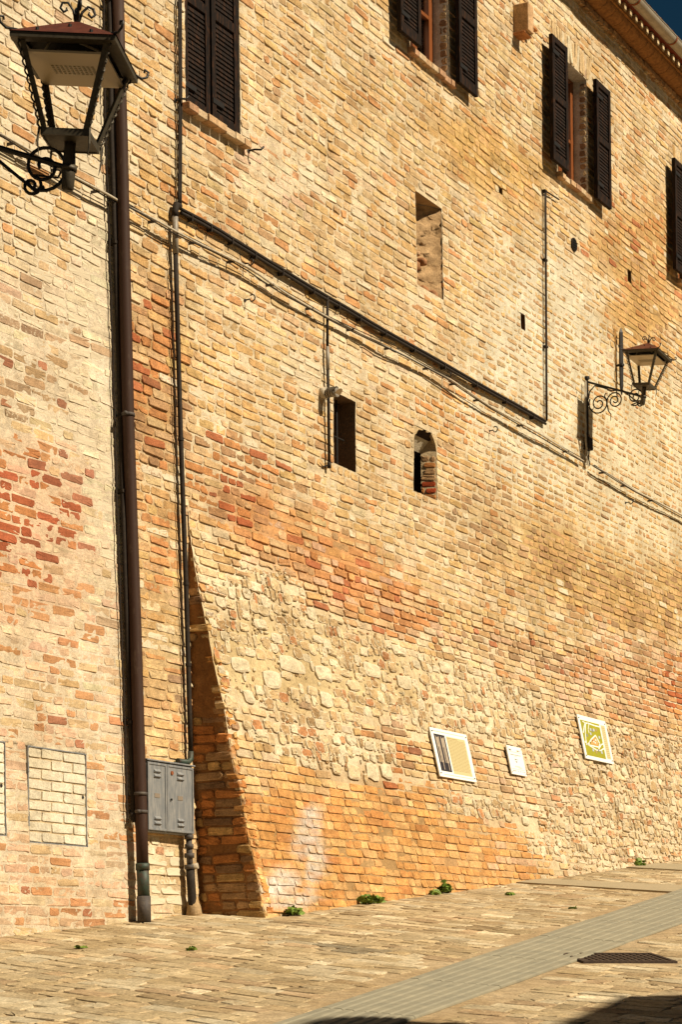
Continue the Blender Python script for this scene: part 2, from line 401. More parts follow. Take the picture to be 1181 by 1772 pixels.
def pick(px, py, zones, base):
    w = np.tile(base, (len(px), 1))
    for i, z in enumerate(zones):
        f = (falloff(px, py, z, i)*z[6])[:, None]; w = (1-f)*w+f*z[5]
    cs = np.cumsum(w, 1); cs /= cs[:, -1:]
    k = (rng.random(len(px))[:, None] > cs).sum(1).clip(0, len(KEYS)-1)
    avg = w@PALB
    c = .62*PALB[k]+.38*avg
    return c*np.exp(rng.normal(0, .08, len(px)))[:, None]*(1+rng.normal(0, .018, (len(px), 3)))
def smear_main(px, py):
    s = np.full(len(px), .12)
    for i, z in enumerate(SMAIN): s = np.maximum(s, falloff(px, py, z, i+40)*z[5])
    return s
def white_mix(px, py, c):
    f = np.zeros(len(px))
    for i, z in enumerate(WHITE): f = np.maximum(f, falloff(px, py, z, i+20))
    f = f*np.clip(.8+.6*sn(px*.16, py*.12, 31)+.3*sn(px*.5, py*.4, 7), 0, 1); return c*(1-.8*f[:, None])+.8*f[:, None]*alb((238, 220, 188))
ORANGE_POLY = [(395, 1235), (470, 1300), (560, 1345), (640, 1378), (760, 1400), (880, 1425), (925, 1480), (930, 1560), (400, 1680)]
def inpoly(px, py, poly):
    r = np.zeros(len(px), bool); n = len(poly)
    for i in range(n):
        (x1, y1), (x2, y2) = poly[i], poly[(i+1) % n]
        c = ((y1 > py) != (y2 > py)) & (px < (x2-x1)*(py-y1)/((y2-y1)+1e-9)+x1); r ^= c
    return r
def rec_main(px, py):                                 # joint depth
    r = np.full(len(px), .0036)
    for z, v in (((935, 640, 150, 230, 0), .0008), ((1110, 820, 150, 190, 0), .0008), ((275, 1050, 60, 300, 0), .003), ((480, 290, 80, 60, 30), .001), ((270, 550, 90, 330, 0), .0065), ((1000, 1030, 260, 90, 18), .0055)):
        f = falloff(px, py, z, 3); r = r*(1-f)+v*f
    return r

def visible(px, py, m=110): return (px > -m) & (px < 1181+m) & (py > -m) & (py < 1772+m)
def emit(parent, name, V, col, smear, mp, mat, px, py, area, limit, stuffname, edge=.22, salts=False):
    """V (n,37,3) in a,b,h, mapped by mp to wall coords; the largest become parts, the rest one joined part"""
    n = len(V); P = mp(V.reshape(-1, 3)).reshape(n, -1, 3); nv = P.shape[1]
    C = np.concatenate([np.repeat(col[:, None, :], nv, 1)*(1+rng.normal(0, .05, (n, nv, 1))), np.repeat(smear[:, None, None], nv, 1)], 2)
    if salts:
        q = P.reshape(-1, 3); vx, vy = proj(W(q[:, 0], q[:, 1], q[:, 2])); C[..., :3] = white_mix(vx, vy, C[..., :3].reshape(-1, 3)).reshape(n, nv, 3)
    C[:, :2*NB, 3] += edge*(.6+.8*rng.random((n, 2*NB)))
    inside = (px > 2) & (px < 1179) & (py > 2) & (py < 1770)
    order = np.argsort(-(area*np.where(inside, 1, 1e-6))); top = order[:limit]; top = top[inside[top]]
    rest = np.setdiff1d(np.arange(n), top); base = BASE[parent.name]
    for i in top:
        c = P[i].mean(0); me = bulk(name, P[i]-c, [BQ, BT], C[i], mat)
        link(name, me, parent, tuple(c-base))
    if len(rest):
        k = len(rest); off = (np.arange(k)*nv)[:, None, None]
        me = bulk(stuffname, (P[rest]-base).reshape(-1, 3), [(BQ[None]+off).reshape(-1, 4), (BT[None]+off).reshape(-1, 3)], C[rest].reshape(-1, 4), mat)
        o = link(stuffname, me, parent); o['kind'] = 'stuff'
def map_wall(S, flip=False):
    def f(V):
        return np.stack([S(V[:, 0], V[:, 1])+V[:, 2], V[:, 0], V[:, 1]], 1)
    return f
def mortar_grid(parent, name, us, zs, S, rec, colf, drop, mat):
    U, Z = np.meshgrid(us, zs, indexing='ij'); px, py = proj(W(S(U, Z), U, Z))
    h = -rec(px.ravel(), py.ravel()).reshape(U.shape)+rng.normal(0, .0016, U.shape)
    P = np.stack([S(U, Z)+h, U, Z], -1).reshape(-1, 3)-BASE[parent.name]
    nu, nz = U.shape; idx = np.arange(nu*nz).reshape(nu, nz)
    q = np.stack([idx[:-1, :-1], idx[1:, :-1], idx[1:, 1:], idx[:-1, 1:]], -1)
    uc = .5*(us[:-1]+us[1:])[:, None]+0*zs[None, :-1]; zc = .5*(zs[:-1]+zs[1:])[None, :]+0*us[:-1, None]
    q = q[~drop(uc, zc)]
    C = np.concatenate([colf(px.ravel(), py.ravel()), np.zeros((U.size, 1))], 1)
    return link(name, bulk(name, P, [q], C, mat, True), parent)
def lines(a, b, step, marks=()):
    x = np.arange(a, b+step, step); mk = np.array([m for m in marks if a < m < b])
    if len(mk):
        x = x[np.min(np.abs(x[:, None]-mk[None]), 1) > step*.3]; x = np.sort(np.concatenate([x, mk]))
    return x

# ------------------------------------------------------------------ openings of the main wall (u0,u1,z0,z1)
def win(ul, ur, z0, z1): return (ul, ur, z0, z1)
u1a, z1b = wp(322, 190); u1b, _ = wp(417, 240); z1b = 8.60
W1 = (u1a, u1b, z1b, 10.35)
def mid_window(pxl, pxr, y, zb, h):
    ul, ur = wp(pxl, y)[0], wp(pxr, y)[0]; c = (ul+ur)/2-.02
    return (c-.42, c+.42, zb, zb+h)
W2 = mid_window(683, 806, 110, 10.52, 1.36)
W3 = mid_window(946, 1040, 310, 10.49, 1.34)
uw4 = wp(1159, 400)[0]-.12; W4 = (uw4+.43, uw4+1.27, 10.38, 11.74)
NICHE = (wp(722, 430)[0], wp(767, 440)[0], 8.30, 9.20)
SMALL = (wp(578, 745)[0], wp(617, 760)[0], 6.24, 6.88)
SLIT = (wp(717, 820)[0], wp(757, 830)[0], 6.30, 6.93)
def hole(px, py, w, h):
    u, z = wp(px, py); return (u-w/2, u+w/2, z-h/2, z+h/2)
HOLES = [hole(905, 557, .12, .17), hole(1091, 478, .12, .15), hole(1166, 1192-0, .16, .12), hole(868, 330, .09, .07)]
HOLES = [h for h in HOLES if h[2] > ZT]
WINS = [W1, W2, W3, W4]
LINTELS = [(w[0]-.14, w[1]+.14, w[3], w[3]+.30) for w in WINS[1:]]
SILLS = [(w[0]-.04, w[1]+.04, w[2]-.062, w[2]) for w in WINS]
OPEN = WINS+[NICHE, SMALL, SLIT]+HOLES
BLOCK = OPEN+LINTELS+SILLS
UMIN, UMAX, ZTOP = -2.6, 15.6, 12.70

# ------------------------------------------------------------------ street: ground sheet, paving, strip
def ground_mesh(name, mat, z, rect, step, col):
    o = np.arange(rect[0], rect[1]+step, step); u = np.arange(rect[2], rect[3]+step, step)
    O, U = np.meshgrid(o, u, indexing='ij'); P = np.stack([O, U, G(O, U)+z+.006*sn(O*2, U*2, 5)], -1).reshape(-1, 3)
    idx = np.arange(O.size).reshape(O.shape); q = np.stack([idx[:-1, :-1], idx[1:, :-1], idx[1:, 1:], idx[:-1, 1:]], -1).reshape(-1, 4)
    C = np.tile(np.array([*col, 0]), (O.size, 1)); return bulk(name, P, [q], C, mat, True)
street = link('street', ground_mesh('street', M_PAVE, -.0055, (-1, 26, -45, 60), .5, alb((206, 172, 120))))
street.matrix_world = Matrix.Translation(Vector(W0)) @ ROT; street['kind'] = 'structure'; BASE[street.name] = np.zeros(3)
# grooved strip: straight band on the street
LE = [gp(*p) for p in ((505, 1772), (720, 1683), (1000, 1592), (1181, 1543))]; RE = [gp(*p) for p in ((685, 1772), (900, 1700), (1000, 1661), (1181, 1597))]
la = np.polyfit([p[1] for p in LE], [p[0] for p in LE], 1); ra = np.polyfit([p[1] for p in RE], [p[0] for p in RE], 1)
def strip_o(u): return np.polyval(la, u), np.polyval(ra, u)
print('strip', la, ra, strip_o(0), strip_o(8))
# cast iron grate
GC = [gp(*p) for p in ((976, 1665), (1005, 1650), (1162, 1650), (1136, 1666))]
gcen = np.mean(GC, 0); print('grate', GC, gcen)
ge1 = np.array(GC[2])-np.array(GC[1]); gl = np.linalg.norm(ge1); ge1 /= gl; ge2 = np.array([-ge1[1], ge1[0]])
gw = abs((np.array(GC[0])-np.array(GC[1]))@ge2); gw = min(max(gw, .45), .8)
def in_grate(o, u):
    x = np.stack([o-gcen[0], u-gcen[1]], -1); return (np.abs(x@ge1) < gl/2+.05) & (np.abs(x@ge2) < gw/2+.05)
SLABS = [[(868, 1526), (925, 1521), (1200, 1534), (1175, 1545)], [(1060, 1500), (1100, 1493), (1200, 1497), (1190, 1507)]]
SLG = [[gp(*p) for p in q] for q in SLABS]
def in_slab(o, u):
    r = np.zeros(len(o), bool)
    for q in SLG: r |= inpoly(o, u, q)
    return r
B = lay(-.2, 12.5, -12.0, 17., .175, .31, .016, hp=.35)
B[:, 0] += .02*sn(B[:, 1]*.8, B[:, 0]*.9, 3); B[:, 1] += .05*sn(B[:, 0]*.9, B[:, 1]*.4, 4)
lo, hi = strip_o(B[:, 1]); SHR = np.where(B[:, 0] < (lo+hi)/2, .20, .03); PIV = (lo+hi)/2; BU = B[:, 1].copy()
B[:, 1] = BU-SHR*(B[:, 0]-PIV); lo, hi = strip_o(B[:, 1])
px, py = proj(W(B[:, 0], B[:, 1], G(B[:, 0], B[:, 1])))
keep = visible(px, py, 160) & (W(B[:, 0], B[:, 1], 0)[:, 1] > 4) & ~((B[:, 0] > lo-.16) & (B[:, 0] < hi+.16)) & ~in_grate(B[:, 0], B[:, 1]) & ~in_slab(B[:, 0], B[:, 1])
keep &= B[:, 0]-B[:, 2] > S_any(B[:, 1], G(B[:, 0], B[:, 1]))-.15
B = B[keep]; px, py = px[keep], py[keep]; SHR = SHR[keep]
V = brick_shapes(B, rng.normal(.0, .0006, len(B)), np.full(len(B), .03), 1.7, .005, tm=.18)
V[:, :, 1] -= SHR[:, None]*(V[:, :, 0]-B[:, 0][:, None])
pc = np.array([alb(c) for c in ((216, 184, 130), (206, 174, 120), (226, 198, 146), (196, 162, 110), (208, 170, 118))])
col = pc[rng.choice(5, len(B), p=(.36, .24, .2, .12, .08))]*np.exp(rng.normal(0, .13, len(B)))[:, None]
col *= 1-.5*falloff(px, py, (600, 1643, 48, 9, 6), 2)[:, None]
dist = W(B[:, 0], B[:, 1], 0)[:, 1]
def map_ground(V): return np.stack([V[:, 0], V[:, 1], G(V[:, 0], V[:, 1])+.006*sn(V[:, 0]*2, V[:, 1]*2, 5)+V[:, 2]], 1)
emit(street, 'paving_stone', V, col, np.full(len(B), .40), map_ground, M_PAVE, px, py, B[:, 2]*B[:, 3]/dist**2, 300, 'small_paving_stones', .12)
for q in SLG:
    c = np.mean(q, 0); mb = MB(); qq = [(o, u) for o, u in q]
    mb.add([(o, u, G(o, u)+.012) for o, u in qq]+[(o, u, G(o, u)-.05) for o, u in qq], [(0, 1, 2, 3), (3, 2, 1, 0)[::1], (0, 4, 5, 1), (1, 5, 6, 2), (2, 6, 7, 3), (3, 7, 4, 0)])
    mb.f = [f for k, f in enumerate(mb.f) if k != 1]
    mb.part('flagstone', M_FLAG, street)
path = link('paved_path', None); path.matrix_world = street.matrix_world; path['kind'] = 'structure'; BASE[path.name] = np.zeros(3)
bed = MB()
us = np.arange(-9, 18, .5)
for a_, b_ in zip(us[:-1], us[1:]):
    (l0, r0), (l1, r1) = strip_o(a_), strip_o(b_)
    bed.add([(l0, a_, G(l0, a_)-.004), (r0, a_, G(r0, a_)-.004), (r1, b_, G(r1, b_)-.004), (l1, b_, G(l1, b_)-.004)], [(0, 1, 2, 3)])
bed.part('bed', M_MORTAR, path, cols=(*alb((190, 160, 110)), 0))
for k in range(8):
    x = -8.6
    while x < 17:
        ln = 1.5; x2 = x+ln-.005; zz = .012+rng.normal()*.0008
        (l0, r0), (l1, r1) = strip_o(x), strip_o(x2); f0, f1 = (k+.035)/8, (k+.965)/8
        pts = []
        for h in (-.03, zz-.006, zz):
            e = .012 if h == zz else 0.
            A = [(l0+(r0-l0)*f0+e, x+e*.2), (l0+(r0-l0)*f1-e, x+e*.2), (l1+(r1-l1)*f1-e, x2-e*.2), (l1+(r1-l1)*f0+e, x2-e*.2)]
            pts += [(o, u, G(o, u)+h) for o, u in A]
        ppx, ppy = proj(W(np.array([pts[8][0]]), np.array([pts[8][1]]), np.array([pts[8][2]])))
        if visible(ppx, ppy, 160)[0]:
            mb = MB().add(pts, [(8, 9, 10, 11)]+[(r*4+i, r*4+(i+1) % 4, r*4+4+(i+1) % 4, r*4+4+i) for r in range(2) for i in range(4)])
            mb.part('paving_slab', M_SLAB, path)
        x += ln
zg = G(*gcen)
grate = thing('drain_grate', 'rusty brown iron drain grate let into the street beside the grooved strip', 'drain grate', gcen[0], gcen[1], zg)
def gpt(a, b, h): o, u = gcen+ge1*a+ge2*b; return (o, u, G(o, u)+h)
fr = MB()
def gbar(mb, a0, a1, b0, b1, h0=-.03, h1=.010):
    mb.hexa([gpt(a0, b0, h0), gpt(a1, b0, h0), gpt(a1, b1, h0), gpt(a0, b1, h0), gpt(a0, b0, h1), gpt(a1, b0, h1), gpt(a1, b1, h1), gpt(a0, b1, h1)])
hl, hw = gl/2, gw/2
gbar(fr, -hl, hl, -hw, -hw+.03); gbar(fr, -hl, hl, hw-.03, hw); gbar(fr, -hl, -hl+.03, -hw+.03, hw-.03); gbar(fr, hl-.03, hl, -hw+.03, hw-.03)
fr.part('frame', M_GRATE, grate)
nb = int((gl-.06)/.05)
for i in range(nb):
    a = -hl+.03+(i+.5)*(gl-.06)/nb; mb = MB(); gbar(mb, a-.012, a+.012, -hw+.03, hw-.03, -.03, .006); mb.part('bar', M_GRATE, grate)
mb = MB()
for b_ in np.linspace(-hw+.1, hw-.1, 5): gbar(mb, -hl+.03, hl-.03, b_-.010, b_+.010, -.032, .004)
mb.part('cross_bars', M_GRATE, grate)
mb = MB(); gbar(mb, -hl+.03, hl-.03, -hw+.03, hw-.03, -.06, -.045); mb.part('pit', M_ROOM, grate)

# ------------------------------------------------------------------ left house wall
HL = (wps(45, 1292)[0], wps(145, 1300)[0], wps(95, 1461)[1], wps(95, 1297)[1])
HL2 = (wps(6, 1300)[0]-.68, wps(6, 1300)[0], wps(3, 1446)[1], wps(3, 1283)[1])
left = thing('brick_house', 'pale repointed brick house wall left of the brown downpipe with red brick patches', 'house', 0, -1, G(0, -1))
u0, u1 = UMIN, U_DP
B = lay(u0, u1, 1.6, 10.4, .0725, .265, .015, [HL, HL2], hp=.42)
B[:, 1] += .006*sn(B[:, 0]*1.5, B[:, 1]*3, 6)
px, py = proj(W(S_wall(B[:, 0], B[:, 1]), B[:, 0], B[:, 1])); k = visible(px, py, 130) & (B[:, 1] > G(0, B[:, 0])-.1); B = B[k]; px, py = px[k], py[k]
col = pick(px, py, ZLEFT, BLEFT)
lum = col@np.array([.3, .6, .1]); sm = np.clip(.22+.45*rng.random(len(B))**1.6, 0, .8)
sm = np.where(rng.random(len(B)) < .25, .62, sm*np.where(lum > .38, .9, .72)); sm *= np.where(py > 1000, .62, 1); sm *= 1-.55*falloff(px, py, (35, 900, 125, 150, 0), 3)
rel = falloff(px, py, (60, 200, 170, 330, 0), 8)
V = brick_shapes(B, rng.normal(.0, .0011, len(B))+.0025*rel, np.full(len(B), .02), 1.2, .0025)
emit(left, 'brick', V, col, sm, map_wall(S_wall), M_PALE, px, py, B[:, 2]*B[:, 3], 300, 'small_bricks', .16)
def inr(u, z, R): return (u > R[0]) & (u < R[1]) & (z > R[2]) & (z < R[3])
def drop_left(u, z): return inr(u, z, HL) | inr(u, z, HL2)
def mcol_left(px, py):
    c = np.tile(alb((248, 218, 168)), (len(px), 1)); f = falloff(px, py, (40, 930, 150, 190, 0), 9)[:, None]*.7; c = c*(1-f)+f*alb((238, 190, 136)); return c*(1+.05*sn(px*.02, py*.02, 3))[:, None]
def rec_left(px, py): return .0018+.004*falloff(px, py, (60, 200, 170, 330, 0), 8)
mortar_grid(left, 'mortar', lines(u0, u1, .045, (HL[0], HL[1], HL2[0], HL2[1])), lines(1.4, 10.6, .045, (HL[2], HL[3], HL2[2], HL2[3])), S_wall, rec_left, mcol_left, drop_left, M_MORTAR)
def hatch(R, label):
    h = MB(); so_ = float(S_wall((R[0]+R[1])/2, (R[2]+R[3])/2))
    t = .008
    for (a, b, c, d) in ((R[0], R[0]+t, R[2], R[3]), (R[1]-t, R[1], R[2], R[3]), (R[0]+t, R[1]-t, R[2], R[2]+t), (R[0]+t, R[1]-t, R[3]-t, R[3])):
        h.box((so_-.03, a, c), (so_+.007, b, d))
    h.box((so_-.04, R[0]+.001, R[2]+.001), (so_-.012, R[1]-.001, R[3]-.001))
    p = h.part('hatch_door', M_GALV, left, label=label)
    mb = MB().box((so_-.0119, R[0]+t, R[2]+t), (so_-.003, R[1]-t, R[3]-t)); mb.part('mortar_panel', M_MORTAR, p, cols=(*alb((236, 202, 146)), 0))
    nrow = 9; ch = (R[3]-R[2]-2*t)/nrow
    for r in range(nrow):
        z = R[2]+t+r*ch; x = R[0]+t; cuts = [0, .36, .75, 1] if r % 2 else [0, .22, .6, 1]
        if r % 2: cuts = [0, .39, .77, 1]
        for c0, c1 in zip(cuts[:-1], cuts[1:]):
            a = R[0]+t+(R[1]-R[0]-2*t)*c0; b = R[0]+t+(R[1]-R[0]-2*t)*c1
            bb = np.array([[(a+b)/2, z+ch/2, (b-a)/2-.006, ch/2-.006]]); Vv = brick_shapes(bb, np.array([.005]), np.array([.01]), .7, .002)[0]
            P = np.stack([so_+Vv[:, 2], Vv[:, 0], Vv[:, 1]], 1); c = P.mean(0)
            cc = np.tile(np.array([*(alb((255, 233, 186))*(1+rng.normal()*.03)), .0]), (len(P), 1))
            o = link('brick', bulk('brick', P-c, [BQ, BT], cc, M_PALE), p, tuple(c-BASE[p.name]))
    MB().tube([(so_, R[1]-.05, (R[2]+R[3])/2+.02), (so_+.010, R[1]-.05, (R[2]+R[3])/2+.02)], .012, 10).part('keyhole', M_IRON, p)
    for zz in (R[2]+.15, R[3]-.15): MB().box((so_+.002, R[0]-.006, zz-.035), (so_+.012, R[0]+.006, zz+.035)).part('hinge', M_GALV, p)
hatch(HL, 'meter hatch faced with pale yellow brick slips'); hatch(HL2, 'hatch cut by the left edge')

# ------------------------------------------------------------------ main building
bld = thing('brick_building', 'tall old ochre brick building with dark shuttered windows under the gutter', 'building', 0, U_DP, G(0, U_DP))
B = lay(U_DP, UMAX, 1.7, ZTOP, 
        .0755, .268, .013, BLOCK, hp=.42, bed=.011)
inb = (B[:, 0] > U_E) & (B[:, 1] < ZT)
B = B[~inb]; B[:, 1] += .008*sn(B[:, 0]*1.4, B[:, 1]*2, 6)+.004*sn(B[:, 0]*6, B[:, 1]*9, 7)
B[:, 2] *= np.where(rng.random(len(B)) < .08, .8, 1); B[:, 3] *= np.where(rng.random(len(B)) < .08, .82, 1)
px, py = proj(W(S_wall(B[:, 0], B[:, 1]), B[:, 0], B[:, 1])); k = visible(px, py, 130) & (B[:, 1] > G(0, B[:, 0])-.1); B = B[k]; px, py = px[k], py[k]
wide = np.zeros(len(B))                              # wider lime joints between smaller, rounder bricks
for z in ((560, 660, 240, 130, 20), (960, 700, 190, 300, 0), (1080, 900, 200, 130, 20), (760, 820, 120, 80, 20)): wide = np.maximum(wide, falloff(px, py, z, 15))
wide2 = np.maximum(falloff(px, py, (940, 640, 130, 230, 0), 15), falloff(px, py, (1110, 820, 140, 170, 0), 16))
B[:, 2] -= .003*wide+.007*wide2; B[:, 3] -= .003*wide+.005*wide2
col = pick(px, py, ZMAIN, BMAIN); sm = smear_main(px, py)*(.55+.9*rng.random(len(B))); sm = np.where(rng.random(len(B)) < .035, .6, sm)
rc = rec_main(px, py); pr = rng.normal(0, .0030, len(B))*np.where(rc < .006, .5, 1); pr = np.where(rng.random(len(B)) < .03, -rc*.8, pr)+.0002*wide2
V = brick_shapes(B, pr, np.full(len(B), .035), 1.25, .003, lean=-.10)
emit(bld, 'brick', V, col, sm, map_wall(S_wall), M_BRICK, px, py, B[:, 2]*B[:, 3]/W(0, B[:, 0], 0)[:, 1]**2, 300, 'small_bricks')
def drop_main(u, z):
    r = (u > U_E+.05) & (z < ZT-.15)
    for R in OPEN: r = r | inr(u, z, R)
    return r
def mcol_main(px, py):
    c = np.tile(alb((249, 216, 160)), (len(px), 1))
    for z, t in (((275, 640, 60, 180, 0), (222, 170, 105)), ((275, 1080, 70, 300, 0), (236, 190, 125)), ((560, 960, 230, 70, 30), (238, 170, 102)), ((1060, 1000, 240, 90, 22), (222, 178, 105)), ((1100, 480, 120, 150, 20), (230, 180, 105)), ((940, 640, 140, 240, 0), (252, 228, 178)), ((1110, 800, 140, 190, 0), (252, 226, 172)), ((850, 280, 130, 60, 35), (232, 180, 100)), ((600, 1480, 330, 150, 4), (196, 150, 90)), ((850, 1500, 130, 70, 0), (205, 155, 95)), ((1060, 1420, 220, 130, 0), (240, 208, 152)), ((520, 1150, 260, 90, 12), (232, 196, 132))):
        f = falloff(px, py, z, 11)[:, None]; c = c*(1-f)+f*alb(t)
    return white_mix(px, py, c)*(1+.06*sn(px*.02, py*.02, 3))[:, None]
mk_u = [x for R in OPEN for x in R[:2]]; mk_z = [x for R in OPEN for x in R[2:]]+[ZT]
mortar_grid(bld, 'mortar', lines(U_DP, UMAX, .045, mk_u), lines(1.4, ZTOP+.3, .045, mk_z), S_wall, rec_main, mcol_main, drop_main, M_MORTAR)

GREYJ = Wt(G=.45, T=.25, B=.3)
def face_bricks(parent, u, o_in, o_out, z0, z1, w=GREYJ, back=False, prot=.007, splay=None, name='jamb_bricks', course=.076):
    """bricks on a jamb facing the viewer (towards -u); splay: (u_in) for an oblique jamb"""
    Bf = lay(o_in, o_out, z0, z1, course, .20, .014, hp=.3)
    if not len(Bf): return
    Vf = brick_shapes(Bf, rng.normal(prot, .002, len(Bf)), np.full(len(Bf), .02), 1.3)
    def mp(Q):
        uu = u-Q[:, 2]
        if splay is not None: uu = uu+(splay-u)*(o_out-Q[:, 0])/(o_out-o_in)
        return np.stack([Q[:, 0], uu, Q[:, 1]], 1)
    kk = rng.choice(len(KEYS), len(Bf), p=w); c = PALB[kk]*np.exp(rng.normal(0, .1, len(Bf)))[:, None]
    n_ = len(Bf); nv = Vf.shape[1]; P = mp(Vf.reshape(-1, 3))-BASE[parent.name]
    C = np.concatenate([np.repeat(c[:, None], nv, 1), np.full((n_, nv, 1), .2)], 2).reshape(-1, 4); off = (np.arange(n_)*nv)[:, None, None]
    link(name, bulk(name, P, [(BQ[None]+off).reshape(-1, 4), (BT[None]+off).reshape(-1, 3)], C, M_BRICK), parent)['kind'] = 'stuff'
def reveal(parent, R, depth, splay=0., mat=M_MORTAR, c=(205, 170, 120), back=True, top_drop=0., name='reveal', floor_slope=0.):
    u0, u1, z0, z1 = R; s = float(S_wall((u0+u1)/2, (z0+z1)/2))-.004; d = s-depth; mb = MB()
    ub = u1-splay
    A = [(s, u0, z0), (s, u1, z0), (s, u1, z1), (s, u0, z1)]; Bk = [(d, u0, z0+floor_slope), (d, ub, z0+floor_slope), (d, ub, z1-top_drop), (d, u0, z1-top_drop)]
    fs = [(0, 1, 5, 4), (1, 2, 6, 5), (2, 3, 7, 6), (3, 0, 4, 7)]
    if back: fs.append((4, 5, 6, 7))
    mb.add(A+Bk, fs); return mb.part(name, mat, parent, cols=(*alb(c), 0)), s, d, ub
def shutter(R, s, o_off, label=None):
    """one louvred leaf: frame with a slat sub-part per louvre"""
    u0, u1, z0, z1 = R; o0, o1 = s+o_off, s+o_off+.045; st = .06; mb = MB(); e = .004
    mb.box((o0, u0, z0), (o1, u0+st, z1), e); mb.box((o0, u1-st, z0), (o1, u1, z1), e)
    zm = z0+(z1-z0)*.52
    for a, b in ((z0, z0+.10), (zm-.04, zm+.04), (z1-.07, z1)): mb.box((o0+.002, u0+st, a), (o1-.002, u1-st, b), e)
    p = mb.part('shutter', M_WOOD, bld, label=label)
    w = u1-u0-2*st; sl = MB().hexa([(-.018, -w/2, -.020), (-.012, -w/2, -.026), (-.012, w/2, -.026), (-.018, w/2, -.020), (.012, -w/2, .026), (.018, -w/2, .020), (.018, w/2, .020), (.012, w/2, .026)])
    sl = MB().hexa([(.006, -w/2, -.033), (.013, -w/2, -.030), (.013, w/2, -.030), (.006, w/2, -.033), (-.013, -w/2, .030), (-.006, -w/2, .033), (-.006, w/2, .033), (-.013, w/2, .030)])
    me = sl.mesh('slat', M_WOOD)
    for a, b in ((z0+.10, zm-.04), (zm+.04, z1-.07)):
        k = max(1, int((b-a)/.036)); dz = (b-a)/k
        for i in range(k):
            q = link('slat', me, p, tuple(np.array([(o0+o1)/2, (u0+u1)/2, a+(i+.5)*dz])-BASE[p.name])); q.rotation_euler = (0, rng.normal()*.05, rng.normal()*.006)
    hg = MB()
    for zz in (z0+.18, z1-.18): hg.box((o1+.001, u0+.005, zz-.02), (o1+.006, u0+.17, zz+.02))
    hg.part('strap_hinge', M_IRON, p)
    return p
def sill(parent, R, proud=.05):
    u0, u1, z0, z1 = R; s = float(S_wall((u0+u1)/2, z0)); mb = MB(); x = u0-.02
    cs = []
    while x < u1:
        e = min(x+.14, u1+.02); h = rng.normal()*.003
        mb.box((s-.30, x, z0+h), (s+proud+rng.normal()*.006, e-.006, z1+h), .006); x = e
    o = mb.part('sill', M_BRICK, parent); me = o.data; k = len(me.vertices)//16
    a = me.attributes.new('Col', 'FLOAT_COLOR', 'POINT')
    c = np.concatenate([np.tile([*(alb(((236, 196, 140), (226, 176, 118), (212, 158, 108))[rng.integers(3)])*(1+rng.normal()*.06)), .25], (16, 1)) for _ in range(k)])
    a.data.foreach_set('color', c.astype(np.float32).ravel())
def lintel(parent, R):
    u0, u1, z0, z1 = R; n_ = int((u1-u0)/.068); ca = (u0+u1)/2
    Bl = np.array([[u0+(i+.5)*(u1-u0)/n_, (z0+z1)/2, .5*(u1-u0)/n_-.006, (z1-z0)/2-.008] for i in range(n_)])
    Vl = brick_shapes(Bl, rng.normal(.002, .002, n_), np.full(n_, .03), 1.0)
    Vl[:, :, 0] += (Vl[:, :, 1]-z0-.1)*(Bl[:, 0]-ca)[:, None]*.28
    P = np.stack([S_wall(Vl[..., 0], Vl[..., 1])+Vl[..., 2], Vl[..., 0], Vl[..., 1]], -1); w = Wt(B=.5, C=.25, P=.15, O=.1)
    for i in range(n_):
        c = P[i].mean(0); cc = np.tile(np.array([*(PALB[rng.choice(len(KEYS), p=w)]*np.exp(rng.normal()*.07)), .25]), (P.shape[1], 1))
        link('lintel_brick', bulk('lintel_brick', P[i]-c, [BQ, BT], cc, M_BRICK), parent, tuple(c-BASE[parent.name]))
def window(R, jamb=True, curtain=True):
    u0, u1, z0, z1 = R; s = float(S_wall((u0+u1)/2, (z0+z1)/2)); f0, f1 = s-.23, s-.17
    mb = MB(); t = .055
    for a, b, c, d in ((u0, u0+t, z0, z1), (u1-t, u1, z0, z1), (u0+t, u1-t, z0, z0+t), (u0+t, u1-t, z1-t, z1)): mb.box((f0, a, c), (f1, b, d), .004)
    um = (u0+u1)/2
    mb.box((f0+.006, um-.045, z0+t), (f1+.012, um+.045, z1-t), .006)
    for a in (u0+t, u1-t-.045): mb.box((f0+.006, a, z0+t), (f1+.006, a+.045, z1-t), .006)
    mb.box((f0+.008, u0+t+.045, z0+t+.55), (f1+.004, um-.045, z0+t+.585)); mb.box((f0+.008, um+.045, z0+t+.55), (f1+.004, u1-t-.045, z0+t+.585))
    w = mb.part('window', M_FRAME, bld)
    for a, b in ((u0+t+.045, um-.045), (um+.045, u1-t-.045)):
        MB().box((f0+.02, a, z0+t), (f0+.025, b, z1-t)).part('pane', M_GLASS, w)
        if curtain:
            c = MB(); n_ = 10; xs = np.linspace(a-.02, b+.02, n_*2+1); c.add([(f0-.05+.012*math.sin(i*1.9), x, zz) for i, x in enumerate(xs) for zz in (z0+.03, z1-.03)], [(2*i, 2*i+2, 2*i+3, 2*i+1) for i in range(2*n_)])
            c.part('curtain', M_CURTAIN, w, smooth=True)
    rv, _, _, _ = reveal(w, R, .55, c=(248, 228, 190))
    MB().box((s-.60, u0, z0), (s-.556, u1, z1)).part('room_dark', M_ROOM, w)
    if jamb: face_bricks(w, u1, s-.10, s-.012, z0+.02, z1-.02)
    return w
